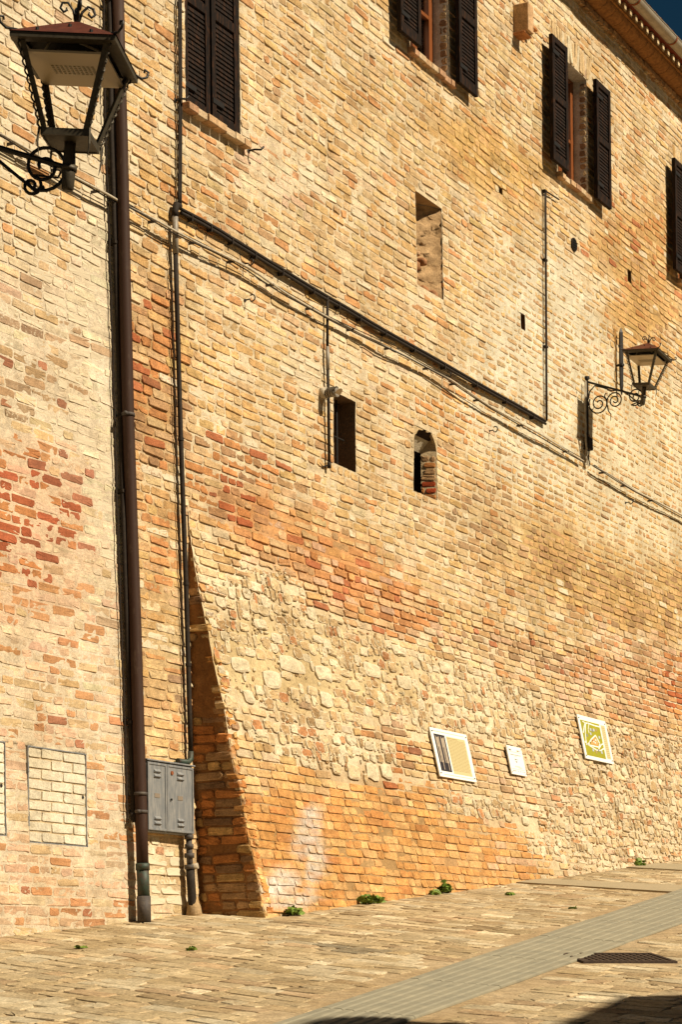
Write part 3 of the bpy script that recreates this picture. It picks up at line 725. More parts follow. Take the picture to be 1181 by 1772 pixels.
for i, R in enumerate(WINS):
    w = window(R, jamb=i > 0, curtain=i > 0); sill(w, SILLS[i], .055 if i else .07)
    s = float(S_wall((R[0]+R[1])/2, (R[2]+R[3])/2)); um = (R[0]+R[1])/2
    if i == 0:
        shutter((R[0]+.025, um-.004, R[2]+.015, R[3]-.02), s, -.075); shutter((um+.004, R[1]-.004, R[2]+.015, R[3]-.02), s, -.06)
    else:
        lintel(w, LINTELS[i-1])
        shutter((R[0]-.42, R[0]-.005, R[2]+.0, R[3]+.02), s, .085, label='open shutter left of its window'); shutter((R[1]+.012, R[1]+.43, R[2]-.02, R[3]+.0), s, .07, label='open shutter right of its window')
# niche, barred window, slit window, putlog holes
nich = MB(); u0, u1, z0, z1 = NICHE; s = float(S_wall((u0+u1)/2, (z0+z1)/2))-.004
nu, nz = 16, 34; vs = []
for i in range(nu+1):
    for j in range(nz+1):
        f, g = i/nu, j/nz; dpt = .34*(1-f)**.8+.01; vs.append((s-dpt+.020*float(sn(i*1.3, j*.9, 9))*(.5+rng.random())+.006*rng.normal()*(0 < i < nu), u0+(u1-u0)*f+.012*rng.normal()*(0 < i < nu), z0+(z1-z0)*g+.012*rng.normal()*(0 < j < nz)))
nich.add(vs, [(i*(nz+1)+j, (i+1)*(nz+1)+j, (i+1)*(nz+1)+j+1, i*(nz+1)+j+1) for i in range(nu) for j in range(nz)])
np_ = nich.part('blocked_niche', M_MORTAR, bld, cols=(*alb((212, 166, 108)), 0), smooth=True)
mb = MB(); mb.add([(s, u0, z0), (s-.36, u0, z0), (s-.36, u0, z1), (s, u0, z1), (s, u1, z1), (s, u1, z0)], [(0, 1, 2, 3), (3, 2, 4), (0, 5, 1)]); mb.part('reveal', M_MORTAR, np_, cols=(*alb((205, 160, 105)), 0))
for (du, dz, r, do) in ((.27, .28, .06, .16), (.34, .33, .045, .12), (.25, .18, .05, .17), (.36, .06, .06, .12), (.29, .40, .03, .16), (.25, .08, .06, .18), (.45, .03, .05, .06)):
    Bq = np.array([[u0+du, z0+dz, r, r*.75]]); Q = stone_shapes(Bq, np.array([.05]), np.array([.04]))[0]; P = np.stack([s-do+Q[:, 2], Q[:, 0], Q[:, 1]], 1); c = P.mean(0)
    cc = np.tile(np.array([*alb(((236, 200, 150), (190, 130, 80), (215, 165, 110))[rng.integers(3)]), 0]), (len(P), 1))
    link('stone', bulk('stone', P-c, [BQ, BT], cc, M_STONE, True), np_, tuple(c-BASE[np_.name]))
R = SMALL; rv, s, d, ub = reveal(bld, R, .34, .02, c=(150, 115, 78), name='small_window')
mb = MB()
for a, b, c, e in ((R[0], R[0]+.04, R[2], R[3]), (R[1]-.06, R[1]-.02, R[2], R[3]), (R[0]+.04, R[1]-.06, R[2], R[2]+.04), (R[0]+.04, R[1]-.06, R[3]-.04, R[3]), (R[0]+.15, R[0]+.19, R[2]+.04, R[3]-.04)): mb.box((d+.005, a, c), (d+.05, b, e))
mb.part('frame', M_FRAME, rv); MB().box((d+.015, R[0]+.04, R[2]+.04), (d+.02, R[1]-.06, R[3]-.04)).part('pane', M_GREYPRINT, rv)
for k in range(3):
    uu = R[0]+.06+k*.11; MB().tube([(s-.12, uu, R[2]), (s-.12, uu, R[3])], .009, 8).part('bar', M_IRON, rv)
MB().tube([(s-.12, R[0], R[2]+.3), (s-.12, R[1]-.01, R[2]+.3)], .009, 8).part('cross_bar', M_IRON, rv)
u0, u1, z0, z1 = SLIT; rv, s, d, ub = reveal(bld, (u0, u1, z0, z1), .34, .0, c=(70, 52, 40), top_drop=.30, name='slit_window')  # reveal coloured dark, standing in for the unlit depth of the slit
mb = MB().add([(s-.002, u1-.003, z0), (s-.14, u1-.07, z0), (s-.14, u1-.07, z1-.12), (s-.002, u1-.003, z1)], [(0, 1, 2, 3)]); mb.part('jamb', M_MORTAR, rv, cols=(*alb((238, 200, 140)), 0))
face_bricks(rv, u1-.005, s-.14, s-.005, z0+.0, z1-.16, w=Wt(R=.4, N=.25, T=.35), splay=u1-.072, name='brick_courses', course=.062)
mb = MB(); hh = (z1-z0)
MB().add([(s-.03, u0+.002, z1-.01), (s-.03, u1-.002, z1-.01), (s-.15, u1-.05, z1-.17), (s-.15, u0+.002, z1-.17)], [(0, 1, 2, 3), (3, 2, 1, 0)][:1]).part('plaster_head', M_MORTAR, rv, cols=(*alb((246, 220, 170)), 0))
pts = [(u0, z1)]+[(u0+(u1-u0)*t, z1-.16*(1-math.sqrt(max(0, 1-(t*2-1)**2)))+.012*rng.normal()) for t in np.linspace(0, 1, 17)]+[(u1, z1)]
mb.prism(pts, 0, s-.03, s+.0); mb.part('arch_head', M_MORTAR, rv, cols=(*alb((232, 195, 135)), 0))
for R in HOLES: reveal(bld, R, .12, c=(150, 110, 65), name='putlog_hole')
# projecting corbel and tile high on the wall
uc, zc = wp(893, 45); s = float(S_wall(uc, zc))
mb = MB().box((s-.02, uc-.06, zc-.10), (s+.17, uc+.08, zc+.20), .01); mb.part('corbel', M_BRICK, bld, cols=(*alb((232, 180, 120)), .1), label='projecting brick corbel')
mb = MB().box((s-.02, uc-.08, zc-.125), (s+.14, uc+.10, zc-.103), .004); mb.part('corbel_tile', M_BRICK, bld, cols=(*alb((214, 140, 80)), .1))
mb = MB().box((s-.02, uc+.19, zc+.03), (s+.12, uc+.30, zc+.06), .004); mb.part('corbel_tile', M_BRICK, bld, cols=(*alb((220, 140, 70)), .1))
# cornice, gutter and roof edge: heights read at one place, level along the building
def zat(y, o): return wp(1150, y, o)[1]
z_m0 = zat(138, .05); z_m1 = zat(116, .17); z_g = zat(86, .36)
print('cornice', z_m0, z_m1, z_g, zat(190, 0))
UA, UB = 7.0, 17.5
Bc = lay(UA, UB, z_m0-.085, z_m0-.005, .075, .14, .012, hp=0)
Vc = brick_shapes(Bc, rng.normal(.045, .004, len(Bc)), np.full(len(Bc), .02), 1.)
px, py = proj(W(0, Bc[:, 0], Bc[:, 1])); cc = np.tile(alb((205, 150, 90)), (len(Bc), 1))*np.exp(rng.normal(0, .12, len(Bc)))[:, None]
emit(bld, 'cornice_brick', Vc, cc, np.full(len(Bc), .2), map_wall(lambda u, z: 0*u), M_BRICK, px, py, np.ones(len(Bc)), 300, 'cornice_bricks')
x = UA
while x < UB:                                        # quarter round terracotta pieces
    mb = MB(); prof = [(-.05, z_m0), (.05, z_m0)]+[(.05+.15*math.sin(t), z_m0+(z_m1-z_m0+.08)*(1-math.cos(t))) for t in np.linspace(.15, math.pi/2, 7)]+[(-.05, z_m0+(z_m1-z_m0+.08))]
    n_ = len(prof); vs = [(o, x, z) for o, z in prof]+[(o, min(x+.242, UB), z) for o, z in prof]
    mb.add(vs, [tuple(range(n_))[::-1], tuple(range(n_, 2*n_))]+[((i+1) % n_, i, n_+i, n_+(i+1) % n_)[::-1] for i in range(n_)]); mb.part('moulding', M_TERRA, bld); x += .25
zt_ = z_m0+(z_m1-z_m0+.08)
mb = MB().box((-.05, UA, zt_+.002), (.225, UB, zt_+.032)); mb.part('fillet', M_TERRA, bld)
x = UA; dz0 = zt_+.034; dz1 = dz0+.085
me = MB().box((-.05, -.03, 0), (.235, .03, dz1-dz0), .004).mesh('dentil', M_BRICK, None, False, (*alb((240, 205, 145)), .2))
while x < UB:
    link('dentil', me, bld, tuple(np.array([0, x, dz0])-BASE[bld.name])); x += .176
MB().box((-.05, UA, dz0+.001), (.10, UB, dz1)).part('frieze', M_TERRA, bld)
MB().box((-.05, UA, dz1+.002), (.27, UB, dz1+.03)).part('eave_board', M_TILE, bld)
roof = MB().add([(.30, UA-6, dz1+.06), (.30, UB, dz1+.06), (-5, UB, dz1+2.0), (-5, UA-6, dz1+2.0), (.30, UA-6, dz1+.032), (.30, UB, dz1+.032), (-5, UB, dz1+1.95), (-5, UA-6, dz1+1.95)], [(0, 1, 2, 3), (7, 6, 5, 4), (0, 4, 5, 1), (1, 5, 6, 2), (2, 6, 7, 3), (3, 7, 4, 0)]).part('roof', M_TILE, bld)
tb = MB(); k_ = 7
for i in range(k_+1):
    t = math.pi*i/k_; tb.v += [(.36, .085*math.cos(t), .085*math.sin(t)), (-.1, .07*math.cos(t), .17+.07*math.sin(t))]
tb.f = [(2*i, 2*i+2, 2*i+3, 2*i+1) for i in range(k_)]; tm = tb.mesh('roof_tile', M_TILE)
x = UA
while x < UB: link('roof_tile', tm, roof, tuple(np.array([0, x, dz1+.055])-BASE[bld.name])); x += .19
MB().box((-5, U_DP, 8.), (-4.8, UB, dz1+1.9)).part('rear_wall', M_STUCCO, bld)
# half round gutter with rusty joints
gut = thing('roof_gutter', 'half round zinc gutter with rusty joints along the eave at upper right', 'gutter', .36, 9, z_g)
GR = .075; gz = max(z_g, dz1-.01); go_ = .385
def halfpipe(mb, r, ua, ub, thick=.004):
    k_ = 12; vs = []
    for uu in (ua, ub):
        for rr in (r, r-thick):
            for i in range(k_+1):
                t = math.pi+math.pi*i/k_; vs.append((go_+rr*math.cos(t), uu, gz+rr*math.sin(t)))
    m_ = k_+1; fs = []
    for i in range(k_): fs += [(i, 2*m_+i, 2*m_+i+1, i+1), (m_+i, m_+i+1, 3*m_+i+1, 3*m_+i)]
    fs += [(0, m_, 3*m_, 2*m_), (k_, 2*m_+k_, 3*m_+k_, m_+k_)]
    mb.add(vs, fs)
x = UA
while x < UB:
    mb = MB(); halfpipe(mb, GR, x, min(x+1.195, UB)); mb.part('gutter_length', M_GUTTER, gut, smooth=True)
    mb = MB(); halfpipe(mb, GR+.005, x-.02, x+.02, .006); mb.part('joint', M_RUST, gut, smooth=True); x += 1.2
mb = MB()
for side in (-1, 1): mb.tube([(go_+side*GR, UA, gz), (go_+side*GR, UB, gz)], .008, 6)
mb.part('rim', M_GUTTER, gut)

# ------------------------------------------------------------------ battered base
but = thing('buttress', 'sloping battered base of rubble and orange brick at the foot of the tall wall', 'buttress', .5, U_E, G(.6, U_E))
BIG = [(415, 1150, 32, 26), (505, 1150, 45, 30), (470, 1175, 28, 32), (560, 1165, 30, 26), (580, 1172, 22, 14), (612, 1186, 22, 18), (645, 1160, 30, 24), (700, 1180, 28, 24), (583, 1330, 18, 22), (612, 1335, 22, 26), (645, 1335, 24, 30), (668, 1335, 20, 26), (430, 1205, 18, 22), (510, 1200, 15, 22), (565, 1210, 22, 26), (540, 1195, 18, 18), (757, 1228, 18, 24), (840, 1245, 14, 12), (915, 1280, 14, 10), (880, 1415, 14, 14), (910, 1420, 14, 16), (1080, 1335, 12, 14), (1130, 1360, 14, 20), (690, 1125, 26, 18), (770, 1155, 22, 20), (735, 1175, 20, 18), (450, 1080, 22, 18), (400, 1215, 20, 24)]
bs = []
for (x, y, w_, h_) in BIG:
    u, z, o = wps(x, y); sc = 3800/W(o, u, z)[1]; bs.append((u, z, w_/(sc*.52)*.5, h_/sc*.5))
bs = np.array(bs)
def S_edge(u, z): return S_scarp(u, z)
B = lay(U_E, UMAX, 1.8, ZT, .0730, .262, .009, (), hp=.42, bed=.009)
B[:, 1] += .006*sn(B[:, 0]*1.4, B[:, 1]*2, 6)
px, py = proj(W(S_scarp(B[:, 0], B[:, 1]), B[:, 0], B[:, 1])); k = visible(px, py, 130) & (B[:, 1] > G(.5, B[:, 0])-.12); B, px, py = B[k], px[k], py[k]
orange = inpoly(px, py+6*sn(px*.08, py*.08, 2), ORANGE_POLY)
rub = np.zeros(len(B)); RUBZ = ((540, 1150, 250, 85, 14), (450, 1060, 80, 80, 20), (780, 1205, 210, 60, 14), (560, 1290, 130, 40, 15), (840, 1400, 80, 22, 8)); RUBZ2 = ((1080, 1340, 180, 85, 8), (1090, 1430, 180, 70, -8))
for z in RUBZ: rub = np.maximum(rub, falloff(px, py, z, 5))
for z in RUBZ2: rub = np.maximum(rub, .45*falloff(px, py, z, 5))
rub[orange] = 0
def patch(px, py): return .5+.5*sn(px*.055, py*.085, 17)
isr = rub*1.25 > patch(px, py)+.12*rng.random(len(B))
big_hit = (np.abs(B[:, 0][:, None]-bs[:, 0]) < bs[:, 2]+B[:, 2][:, None]*.75) & (np.abs(B[:, 1][:, None]-bs[:, 1]) < bs[:, 3]+.02)
ok = ~big_hit.any(1) & ~isr
rough_b = ok & (rub > .15); B[rough_b, 2] *= .72+.3*rng.random(rough_b.sum()); B[rough_b, 3] *= .75+.35*rng.random(rough_b.sum()); B[ok & ~orange, 2] -= .003; B[ok & ~orange, 3] -= .003
col = pick(px, py, ZMAIN, BMAIN); sm = smear_main(px, py)*(.5+rng.random(len(B))); sm = np.where(rub > .15, np.maximum(sm, .28+.25*rng.random(len(B))), sm); sm[orange] = .12*rng.random(orange.sum())+.05
pr = rng.normal(0, .003, len(B)); pr[orange] = rng.normal(0, .0022, orange.sum()); pr = np.where(rng.random(len(B)) < .03, -.01, pr)
V = brick_shapes(B, pr, np.full(len(B), .04), 1.2, .003, lean=-.06)
Vr = V.copy(); V2 = brick_shapes(B, pr, np.full(len(B), .04), 2.1, .006, lean=-.08); V[rough_b] = V2[rough_b]
# rubble stones in place of the missing courses
X = lay(U_E+.03, UMAX, 1.9, ZT-.2, .098, .15, .010, (), hp=.4, bed=.008); X[:, 0] += rng.normal(0, .012, len(X)); X[:, 1] += rng.normal(0, .012, len(X))+.03*sn(X[:, 0]*3, X[:, 1]*2, 12)
X[:, 2] *= .75+.45*rng.random(len(X)); X[:, 3] *= .7+.45*rng.random(len(X))
sx, sy = proj(W(S_scarp(X[:, 0], X[:, 1]), X[:, 0], X[:, 1])); rb = np.zeros(len(X))
for z in RUBZ: rb = np.maximum(rb, falloff(sx, sy, z, 5))
for z in RUBZ2: rb = np.maximum(rb, .45*falloff(sx, sy, z, 5))
hit = ((np.abs(X[:, 0][:, None]-bs[:, 0]) < bs[:, 2]+X[:, 2][:, None]*.8) & (np.abs(X[:, 1][:, None]-bs[:, 1]) < bs[:, 3]+X[:, 3][:, None]*.7)).any(1)
X = X[(rb*1.25 > patch(sx, sy)) & ~inpoly(sx, sy, ORANGE_POLY) & ~hit & visible(sx, sy, 130)]
X = np.concatenate([bs, X]); sx, sy = proj(W(S_scarp(X[:, 0], X[:, 1]), X[:, 0], X[:, 1]))
sp = np.array([alb(c) for c in ((246, 218, 164), (236, 200, 140), (222, 180, 118), (204, 160, 102), (214, 146, 88))]); sc_ = sp[rng.choice(5, len(X), p=(.22, .36, .24, .1, .08))]*np.exp(rng.normal(0, .09, len(X)))[:, None]
sc_[:len(bs)] = sp[rng.choice(3, len(bs), p=(.5, .35, .15))]
VS = stone_shapes(X, np.concatenate([np.full(len(bs), .016), .002+.011*rng.random(len(X)-len(bs))]), np.full(len(X), .05))
kk = np.where(ok)[0]
emit(but, 'brick', V[kk], col[kk], sm[kk], map_wall(S_scarp), M_BRICK, px[kk], py[kk], B[kk, 2]*B[kk, 3]/W(0, B[kk, 0], 0)[:, 1]**2*np.where(orange[kk], 1.2, 1), 300, 'small_bricks', salts=True)
Gx = np.stack([U_E+.05+rng.random(5000)*(UMAX-U_E-3), 2.+rng.random(5000)*3.2], 1); gx, gy = proj(W(S_scarp(Gx[:, 0], Gx[:, 1]), Gx[:, 0], Gx[:, 1])); gr = np.zeros(5000)
for z in RUBZ+RUBZ2: gr = np.maximum(gr, falloff(gx, gy, z, 5))
gk = (gr > .3) & ~inpoly(gx, gy, ORANGE_POLY); Gx, gx, gy = Gx[gk], gx[gk], gy[gk]; ng = len(Gx); Gx = np.concatenate([Gx, (.008+.016*rng.random((ng, 1))), (.006+.012*rng.random((ng, 1)))], 1)
gcol = sp[rng.choice(5, ng, p=(.3, .3, .2, .12, .08))]*np.exp(rng.normal(0, .12, ng))[:, None]
emit(but, 'grit', stone_shapes(Gx, .0+.008*rng.random(ng), np.full(ng, .03)), gcol, np.full(ng, .2), map_wall(S_scarp), M_STONE, gx, gy, Gx[:, 2]*0, 0, 'mortar_grit')
emit(but, 'rubble_stone', VS, sc_, np.full(len(X), .38), map_wall(S_scarp), M_STONE, sx, sy, X[:, 2]*X[:, 3], 250, 'small_rubble')
def rec_scarp(px, py):
    r = np.full(len(px), .011); f = falloff(px, py, (660, 1480, 330, 140, 3), 3); r = r*(1-f)+.006*f
    f = falloff(px, py, (600, 1180, 300, 100, 12), 4); return r*(1-f)+f*(.005+.007*sn(px*.25, py*.3, 8)+.004*rng.normal(size=len(px)))
mortar_grid(but, 'mortar', lines(U_E, UMAX, .045), lines(1.5, ZT+.02, .045), S_scarp, rec_scarp, mcol_main, lambda u, z: (u < -99), M_MORTAR)
# broken arris at the near corner
nc = 60; zz_ = np.linspace(1.95, 4.5, nc)+rng.normal(0, .03, nc)
X = np.stack([U_E+.045+.05*rng.random(nc), zz_, .025+.04*rng.random(nc), .016+.018*rng.random(nc)], 1); sx, sy = proj(W(S_scarp(X[:, 0], X[:, 1]), X[:, 0], X[:, 1]))
VS = brick_shapes(X, rng.normal(.002, .009, nc), np.full(nc, .08), 2.6, .006); cw = Wt(S=.4, N=.3, O=.2, B=.1); cc = PALB[rng.choice(len(KEYS), nc, p=cw)]*np.exp(rng.normal(0, .12, nc))[:, None]
emit(but, 'corner_brick', VS, cc, np.full(nc, .15), map_wall(S_scarp), M_BRICK, sx, sy, X[:, 2]*X[:, 3], 300, 'corner_bits')
# its near end face, turned away from the sun
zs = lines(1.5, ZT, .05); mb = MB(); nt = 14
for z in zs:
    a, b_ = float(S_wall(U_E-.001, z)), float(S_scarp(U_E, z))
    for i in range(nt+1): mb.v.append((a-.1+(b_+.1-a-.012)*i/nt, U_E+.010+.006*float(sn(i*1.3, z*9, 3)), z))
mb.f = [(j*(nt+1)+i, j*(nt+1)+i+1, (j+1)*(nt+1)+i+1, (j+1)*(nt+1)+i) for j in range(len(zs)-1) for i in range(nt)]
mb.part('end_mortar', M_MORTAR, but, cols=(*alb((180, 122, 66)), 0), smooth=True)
out = []; z = 1.75
while z < ZT-.25:
    a, b_ = float(S_wall(U_E-.001, z+.036))-.03, float(S_scarp(U_E, z+.036))+rng.normal()*.007
    x = b_; first = rng.random() > .5
    while x > a:
        ln = (.262 if first else .125)*(1+rng.normal()*.05); first = not first if rng.random() < .8 else first
        e = max(x-ln, a)
        if x-e > .04: out.append((.5*(x+e), z+.036, .5*(x-e)-.005, .030))
        x = e
    z += .0735
Be = np.array(out); ez = Be[:, 1]; keep = (ez < 3.75) | (rng.random(len(Be)) < .12); Be = Be[keep]
Ve = brick_shapes(Be, rng.normal(.002, .006, len(Be)), np.full(len(Be), .04), 1.7, .008)
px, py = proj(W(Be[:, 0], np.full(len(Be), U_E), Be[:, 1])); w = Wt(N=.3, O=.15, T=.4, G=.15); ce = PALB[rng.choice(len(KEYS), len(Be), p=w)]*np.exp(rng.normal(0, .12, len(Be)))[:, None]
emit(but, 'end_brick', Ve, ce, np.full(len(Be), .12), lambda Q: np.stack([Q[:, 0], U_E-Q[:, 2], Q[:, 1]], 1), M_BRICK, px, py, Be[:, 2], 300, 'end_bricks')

# ------------------------------------------------------------------ pipes, cables and fittings on the walls
def wpath(pts, off, onface=True):
    r = []
    for p in pts:
        o = off if len(p) == 2 else p[2]
        if onface:
            u, z, s = wps(p[0], p[1], o); r.append((s+o, u, z))
        else:
            u, z = wp(p[0], p[1], o); r.append((o, u, z))
    return r
def dense(P, n=6):
    out = []
    for a, b in zip(P[:-1], P[1:]):
        for i in range(n): out.append(tuple(np.asarray(a)+(np.asarray(b)-np.asarray(a))*i/n))
    return out+[tuple(P[-1])]
def at(P, z):                                        # point of a vertical run at height z
    P = sorted(P, key=lambda p: p[2]); return tuple(np.interp(z, [p[2] for p in P], [p[k] for p in P]) for k in (0, 1))+(z,)
DP = wpath([(203, -60), (207, 120), (211, 240), (216, 480), (222, 720), (228, 900), (235, 1100), (241, 1300), (245, 1430)], .10)
u_, z_, s_ = wps(248, 1505, .10); DPm = (s_+.10, u_, z_); u_, z_, s_ = wps(249.5, 1588, .10); DPb = (s_+.10, u_, z_); DPb = (DPb[0], DPb[1], G(DPb[0], DPb[1])+.0)
dp = thing('downpipe', 'long brown metal downpipe with green cast iron foot on the brick wall', 'downpipe', *DPb)
ze = wps(246.5, 1500, .13)[1]
MB().tube(DP+[at(DP+[DPb], ze)], .046, 16).part('pipe', M_PIPE, dp, smooth=True)
MB().tube([at(DP+[DPb], ze+.005), at([DPm, DPb]+DP, wps(248.5, 1552, .13)[1])], .047, 16).part('green_sleeve', M_GREENPIPE, dp, smooth=True)
MB().tube([at(DP+[DPb], ze+.03), at(DP+[DPb], ze-.02)], .054, 16).part('sleeve_collar', M_GREENPIPE, dp, smooth=True)
MB().tube([at([DPm, DPb]+DP, wps(248.5, 1550, .13)[1]), DPb], .053, 16).part('foot_shoe', M_SHOE, dp, smooth=True)
for y in (10, 722, 1372, 1403):
    q = at(DP+[DPb], wps(240, y, .13)[1]); mb = MB().tube([(q[0], q[1], q[2]-.012), (q[0], q[1], q[2]+.012)], .052, 16)
    if y != 1372: mb.box((q[0]-.16, q[1]-.012, q[2]-.01), (q[0]-.045, q[1]+.012, q[2]+.01)); mb.box((q[0]+.01, q[1]-.075, q[2]-.012), (q[0]+.03, q[1]-.045, q[2]+.012))
    mb.part('clamp', M_SHOE if y > 700 else M_PIPE, dp, smooth=True)
P = wpath([(189, -60), (193, 240), (199, 420), (206, 640), (212, 850), (219, 1060), (226, 1250), (231, 1420)], .05)
cc = thing('cable_conduit', 'dark cable conduit ending beside the brown downpipe above the pavement', 'conduit', *P[-1])
MB().tube(dense(P, 3), .019, 10).part('conduit', M_CONDUIT, cc, smooth=True)
Q = [(o-.02, u-.045+.006*math.sin(i*1.7), z) for i, (o, u, z) in enumerate(dense(P, 8))]; MB().tube(Q, .006, 6).part('cable', M_CONDUIT, cc)
tp = wpath([(197, -60), (203, 240), (208, 420), (215, 640), (221, 850), (228, 1060), (234, 1250), (238, 1400)], .022)  # flat strap, kept dark to paint in the shade between conduit and downpipe
mb = MB(); vs = []
for o, u, z in dense(tp, 2): vs += [(o-.03, u-.045, z), (o, u-.045, z), (o, u+.05, z), (o-.03, u+.05, z)]
k_ = len(vs)//4; mb.add(vs, [(4*i+j, 4*i+(j+1) % 4, 4*i+4+(j+1) % 4, 4*i+4+j) for i in range(k_-1) for j in range(4)]+[(0, 1, 2, 3), (4*k_-1, 4*k_-2, 4*k_-3, 4*k_-4)]); mb.part('shade_strap', M_CONDUIT, cc)
e = P[-1]; MB().tube([(e[0], e[1], e[2]+.06), (e[0], e[1], e[2]-.01)], .024, 10).part('end_cap', M_CONDUIT, cc, smooth=True)
MB().tube([(e[0], e[1]-.02, e[2]), (e[0], e[1]-.015, e[2]-.05), (e[0]+.01, e[1]+.015, e[2]-.05), (e[0], e[1]+.02, e[2])], .005, 6).part('cable_loop', M_CABLE, cc)
for k in (2, 4, 6): MB().box((P[k][0]-.06, P[k][1]-.03, P[k][2]-.012), (P[k][0]+.022, P[k][1]+.03, P[k][2]+.012)).part('clip', M_CONDUIT, cc)
# riser
P = wpath([(303, 405), (304, 440), (309, 620), (313, 760), (318, 900), (322, 1010), (326, 1150), (330, 1300)], .045)
top = wpath([(303, 366)], .045)[0]; u_, z_, s_ = wps(311, 358, .045); el = (s_+.045, u_, z_)
ris = thing('riser_conduit', 'dark riser conduit with pale grey top running down the wall to the metal cabinet', 'conduit', *P[-1])
MB().tube([top, P[1]], .024, 12).part('grey_sleeve', M_GREYPVC, ris, smooth=True)
MB().tube([el, (el[0], (el[1]*.3+top[1]*.7), el[2]), top, (top[0], top[1], top[2]-.04)], .027, 12).part('elbow', M_CONDUIT, ris, smooth=True)
MB().tube(dense(P[1:], 2), .020, 10).part('pipe', M_CONDUIT, ris, smooth=True)
MB().tube([P[-1], (P[-1][0], P[-1][1], P[-1][2]-.06), (P[-1][0], P[-1][1]-.04, P[-1][2]-.09), (P[-1][0]-.01, P[-1][1]-.17, P[-1][2]-.09)], .024, 10).part('bend', M_GREENPIPE, ris, smooth=True)
Q = [(o-.015, u-.04+.005*math.sin(i*2.1), z) for i, (o, u, z) in enumerate(dense(P, 6))]; MB().tube(Q, .005, 6).part('cable', M_CONDUIT, ris)
for k in (3, 5, 6): MB().tube([(P[k][0], P[k][1], P[k][2]-.012), (P[k][0], P[k][1], P[k][2]+.012)], .025, 10).part('clip', M_CONDUIT, ris)
Pu = wpath([(311, 356), (311.5, 300), (312, 170), (311, -40)], .035)
up = thing('twin_conduit', 'thin twin conduit running up beside the closed shutters', 'conduit', *Pu[0])
for du in (-.012, .014): MB().tube([(o, u+du, z) for o, u, z in dense(Pu, 3)], .010, 8).part('conduit', M_CONDUIT, up, smooth=True)
# long dark conduit across the wall
P = wpath([(313, 362), (380, 398), (460, 449), (567, 513), (640, 556), (740, 613), (850, 675), (945, 729)], .035)
lc = thing('wall_conduit', 'long dark conduit pair slanting across the tall wall below the niche', 'conduit', *P[0])
for dz in (0, -.030): MB().tube([(o, u, z+dz+.003*math.sin(i)) for i, (o, u, z) in enumerate(dense(P, 4))], .014, 8).part('conduit', M_CONDUIT, lc, smooth=True)
cl = MB().box((-.036, -.008, -.058), (.0195, .008, -.012)).mesh('clip', M_CONDUIT)
for q in dense(P, 4)[1::2]: link('clip', cl, lc, tuple(np.array(q)-BASE[lc.name]))
Pv = wpath([(946.5, 727), (946, 600), (945, 450), (944.5, 331), (952, 335.5), (967, 345)], .03)
vc = thing('bent_conduit', 'thin dark conduit rising from the slanting conduit and bent under the middle window', 'conduit', *Pv[0])
for du in (-.012, .014): MB().tube([(o, u+du, z) for o, u, z in dense(Pv, 2)], .008, 8).part('conduit', M_CONDUIT, vc, smooth=True)
for k in (1, 2, 3): MB().box((Pv[k][0]-.03, Pv[k][1]-.03, Pv[k][2]-.01), (Pv[k][0]+.012, Pv[k][1]+.03, Pv[k][2]+.01)).part('clip', M_CONDUIT, vc)
# thin cable run
def cablerun(pts, label, base_i=0):
    P = dense(wpath(pts, .07), 5); t = thing('wall_cable', label, 'cable', *P[base_i])
    for k, (du, dz, m_, r) in enumerate(((0, .0, M_CABLE, .0095), (0, -.017, M_CONDUIT, .006), (.0, .012, M_CONDUIT, .004))):
        Q = [(o+.004*math.sin(i*.6+k)+.012*math.sin(i*.17+k), u, z+dz+.004*math.sin(i*.5+k*2)) for i, (o, u, z) in enumerate(P)]
        MB().tube(Q, r, 7).part('cable', m_, t, smooth=True)
    cm = MB().box((-.07, -.003, -.012), (.009, .003, .010)).mesh('clip', M_SHOE)
    for q in P[3::5]: link('clip', cm, t, tuple(np.array(q)-BASE[t.name]))
cablerun([(-30, 216), (60, 268), (130, 308), (197, 345), (216, 355)], 'pale cable on the left house wall behind the big lantern')
cablerun([(220, 356), (300, 400), (365, 432), (430, 465), (500, 510), (567, 548), (640, 584), (700, 614), (770, 652), (800, 672), (850, 705), (940, 755), (1012, 797)], 'pale cable slanting along the tall wall below the dark conduit')
cablerun([(1027, 806), (1060, 825), (1100, 850), (1150, 876), (1220, 912)], 'cable on the wall right of the small lantern bracket')
# conduit and bulkhead lamp beside the barred window
P = wpath([(567, 514), (567, 600), (567.5, 640), (569, 700), (570, 806)], .035)
bc = thing('lamp_conduit', 'dark vertical conduit with grey sleeve left of the barred window', 'conduit', *P[-1])
MB().tube(P[:2], .013, 10).part('pipe', M_CONDUIT, bc, smooth=True); MB().tube(P[1:3], .017, 10).part('grey_sleeve', M_GREYPVC, bc, smooth=True); MB().tube(P[2:], .014, 10).part('pipe', M_CONDUIT, bc, smooth=True)
MB().tube([(P[-1][0], P[-1][1], P[-1][2]+.03), (P[-1][0], P[-1][1], P[-1][2]-.02)], .019, 10).part('end_cap', M_CONDUIT, bc, smooth=True)
MB().tube([(P[-1][0]-.05, P[-1][1]-.14, P[-1][2]+.03), (P[-1][0]-.03, P[-1][1]-.06, P[-1][2]-.02), (P[-1][0], P[-1][1], P[-1][2]+.01)], .008, 6).part('stub', M_CONDUIT, bc)
ul, zl, sl_ = wps(557, 681); bl = thing('bulkhead_lamp', 'small drum shaped wall lamp above the barred window', 'lamp', sl_, ul, zl)
MB().tube([(sl_-.01, ul, zl), (sl_+.05, ul, zl)], .050, 16).part('housing', M_CABLE, bl, smooth=True)
MB().tube([(sl_+.06, ul, zl), (sl_+.16, ul, zl-.01)], .040, 16).part('drum', M_GREYPVC, bl, smooth=True)
for k in range(4): MB().tube([(sl_+.075+.025*k, ul, zl), (sl_+.082+.025*k, ul, zl)], .045, 16).part('ring', M_LAMP, bl, smooth=True)
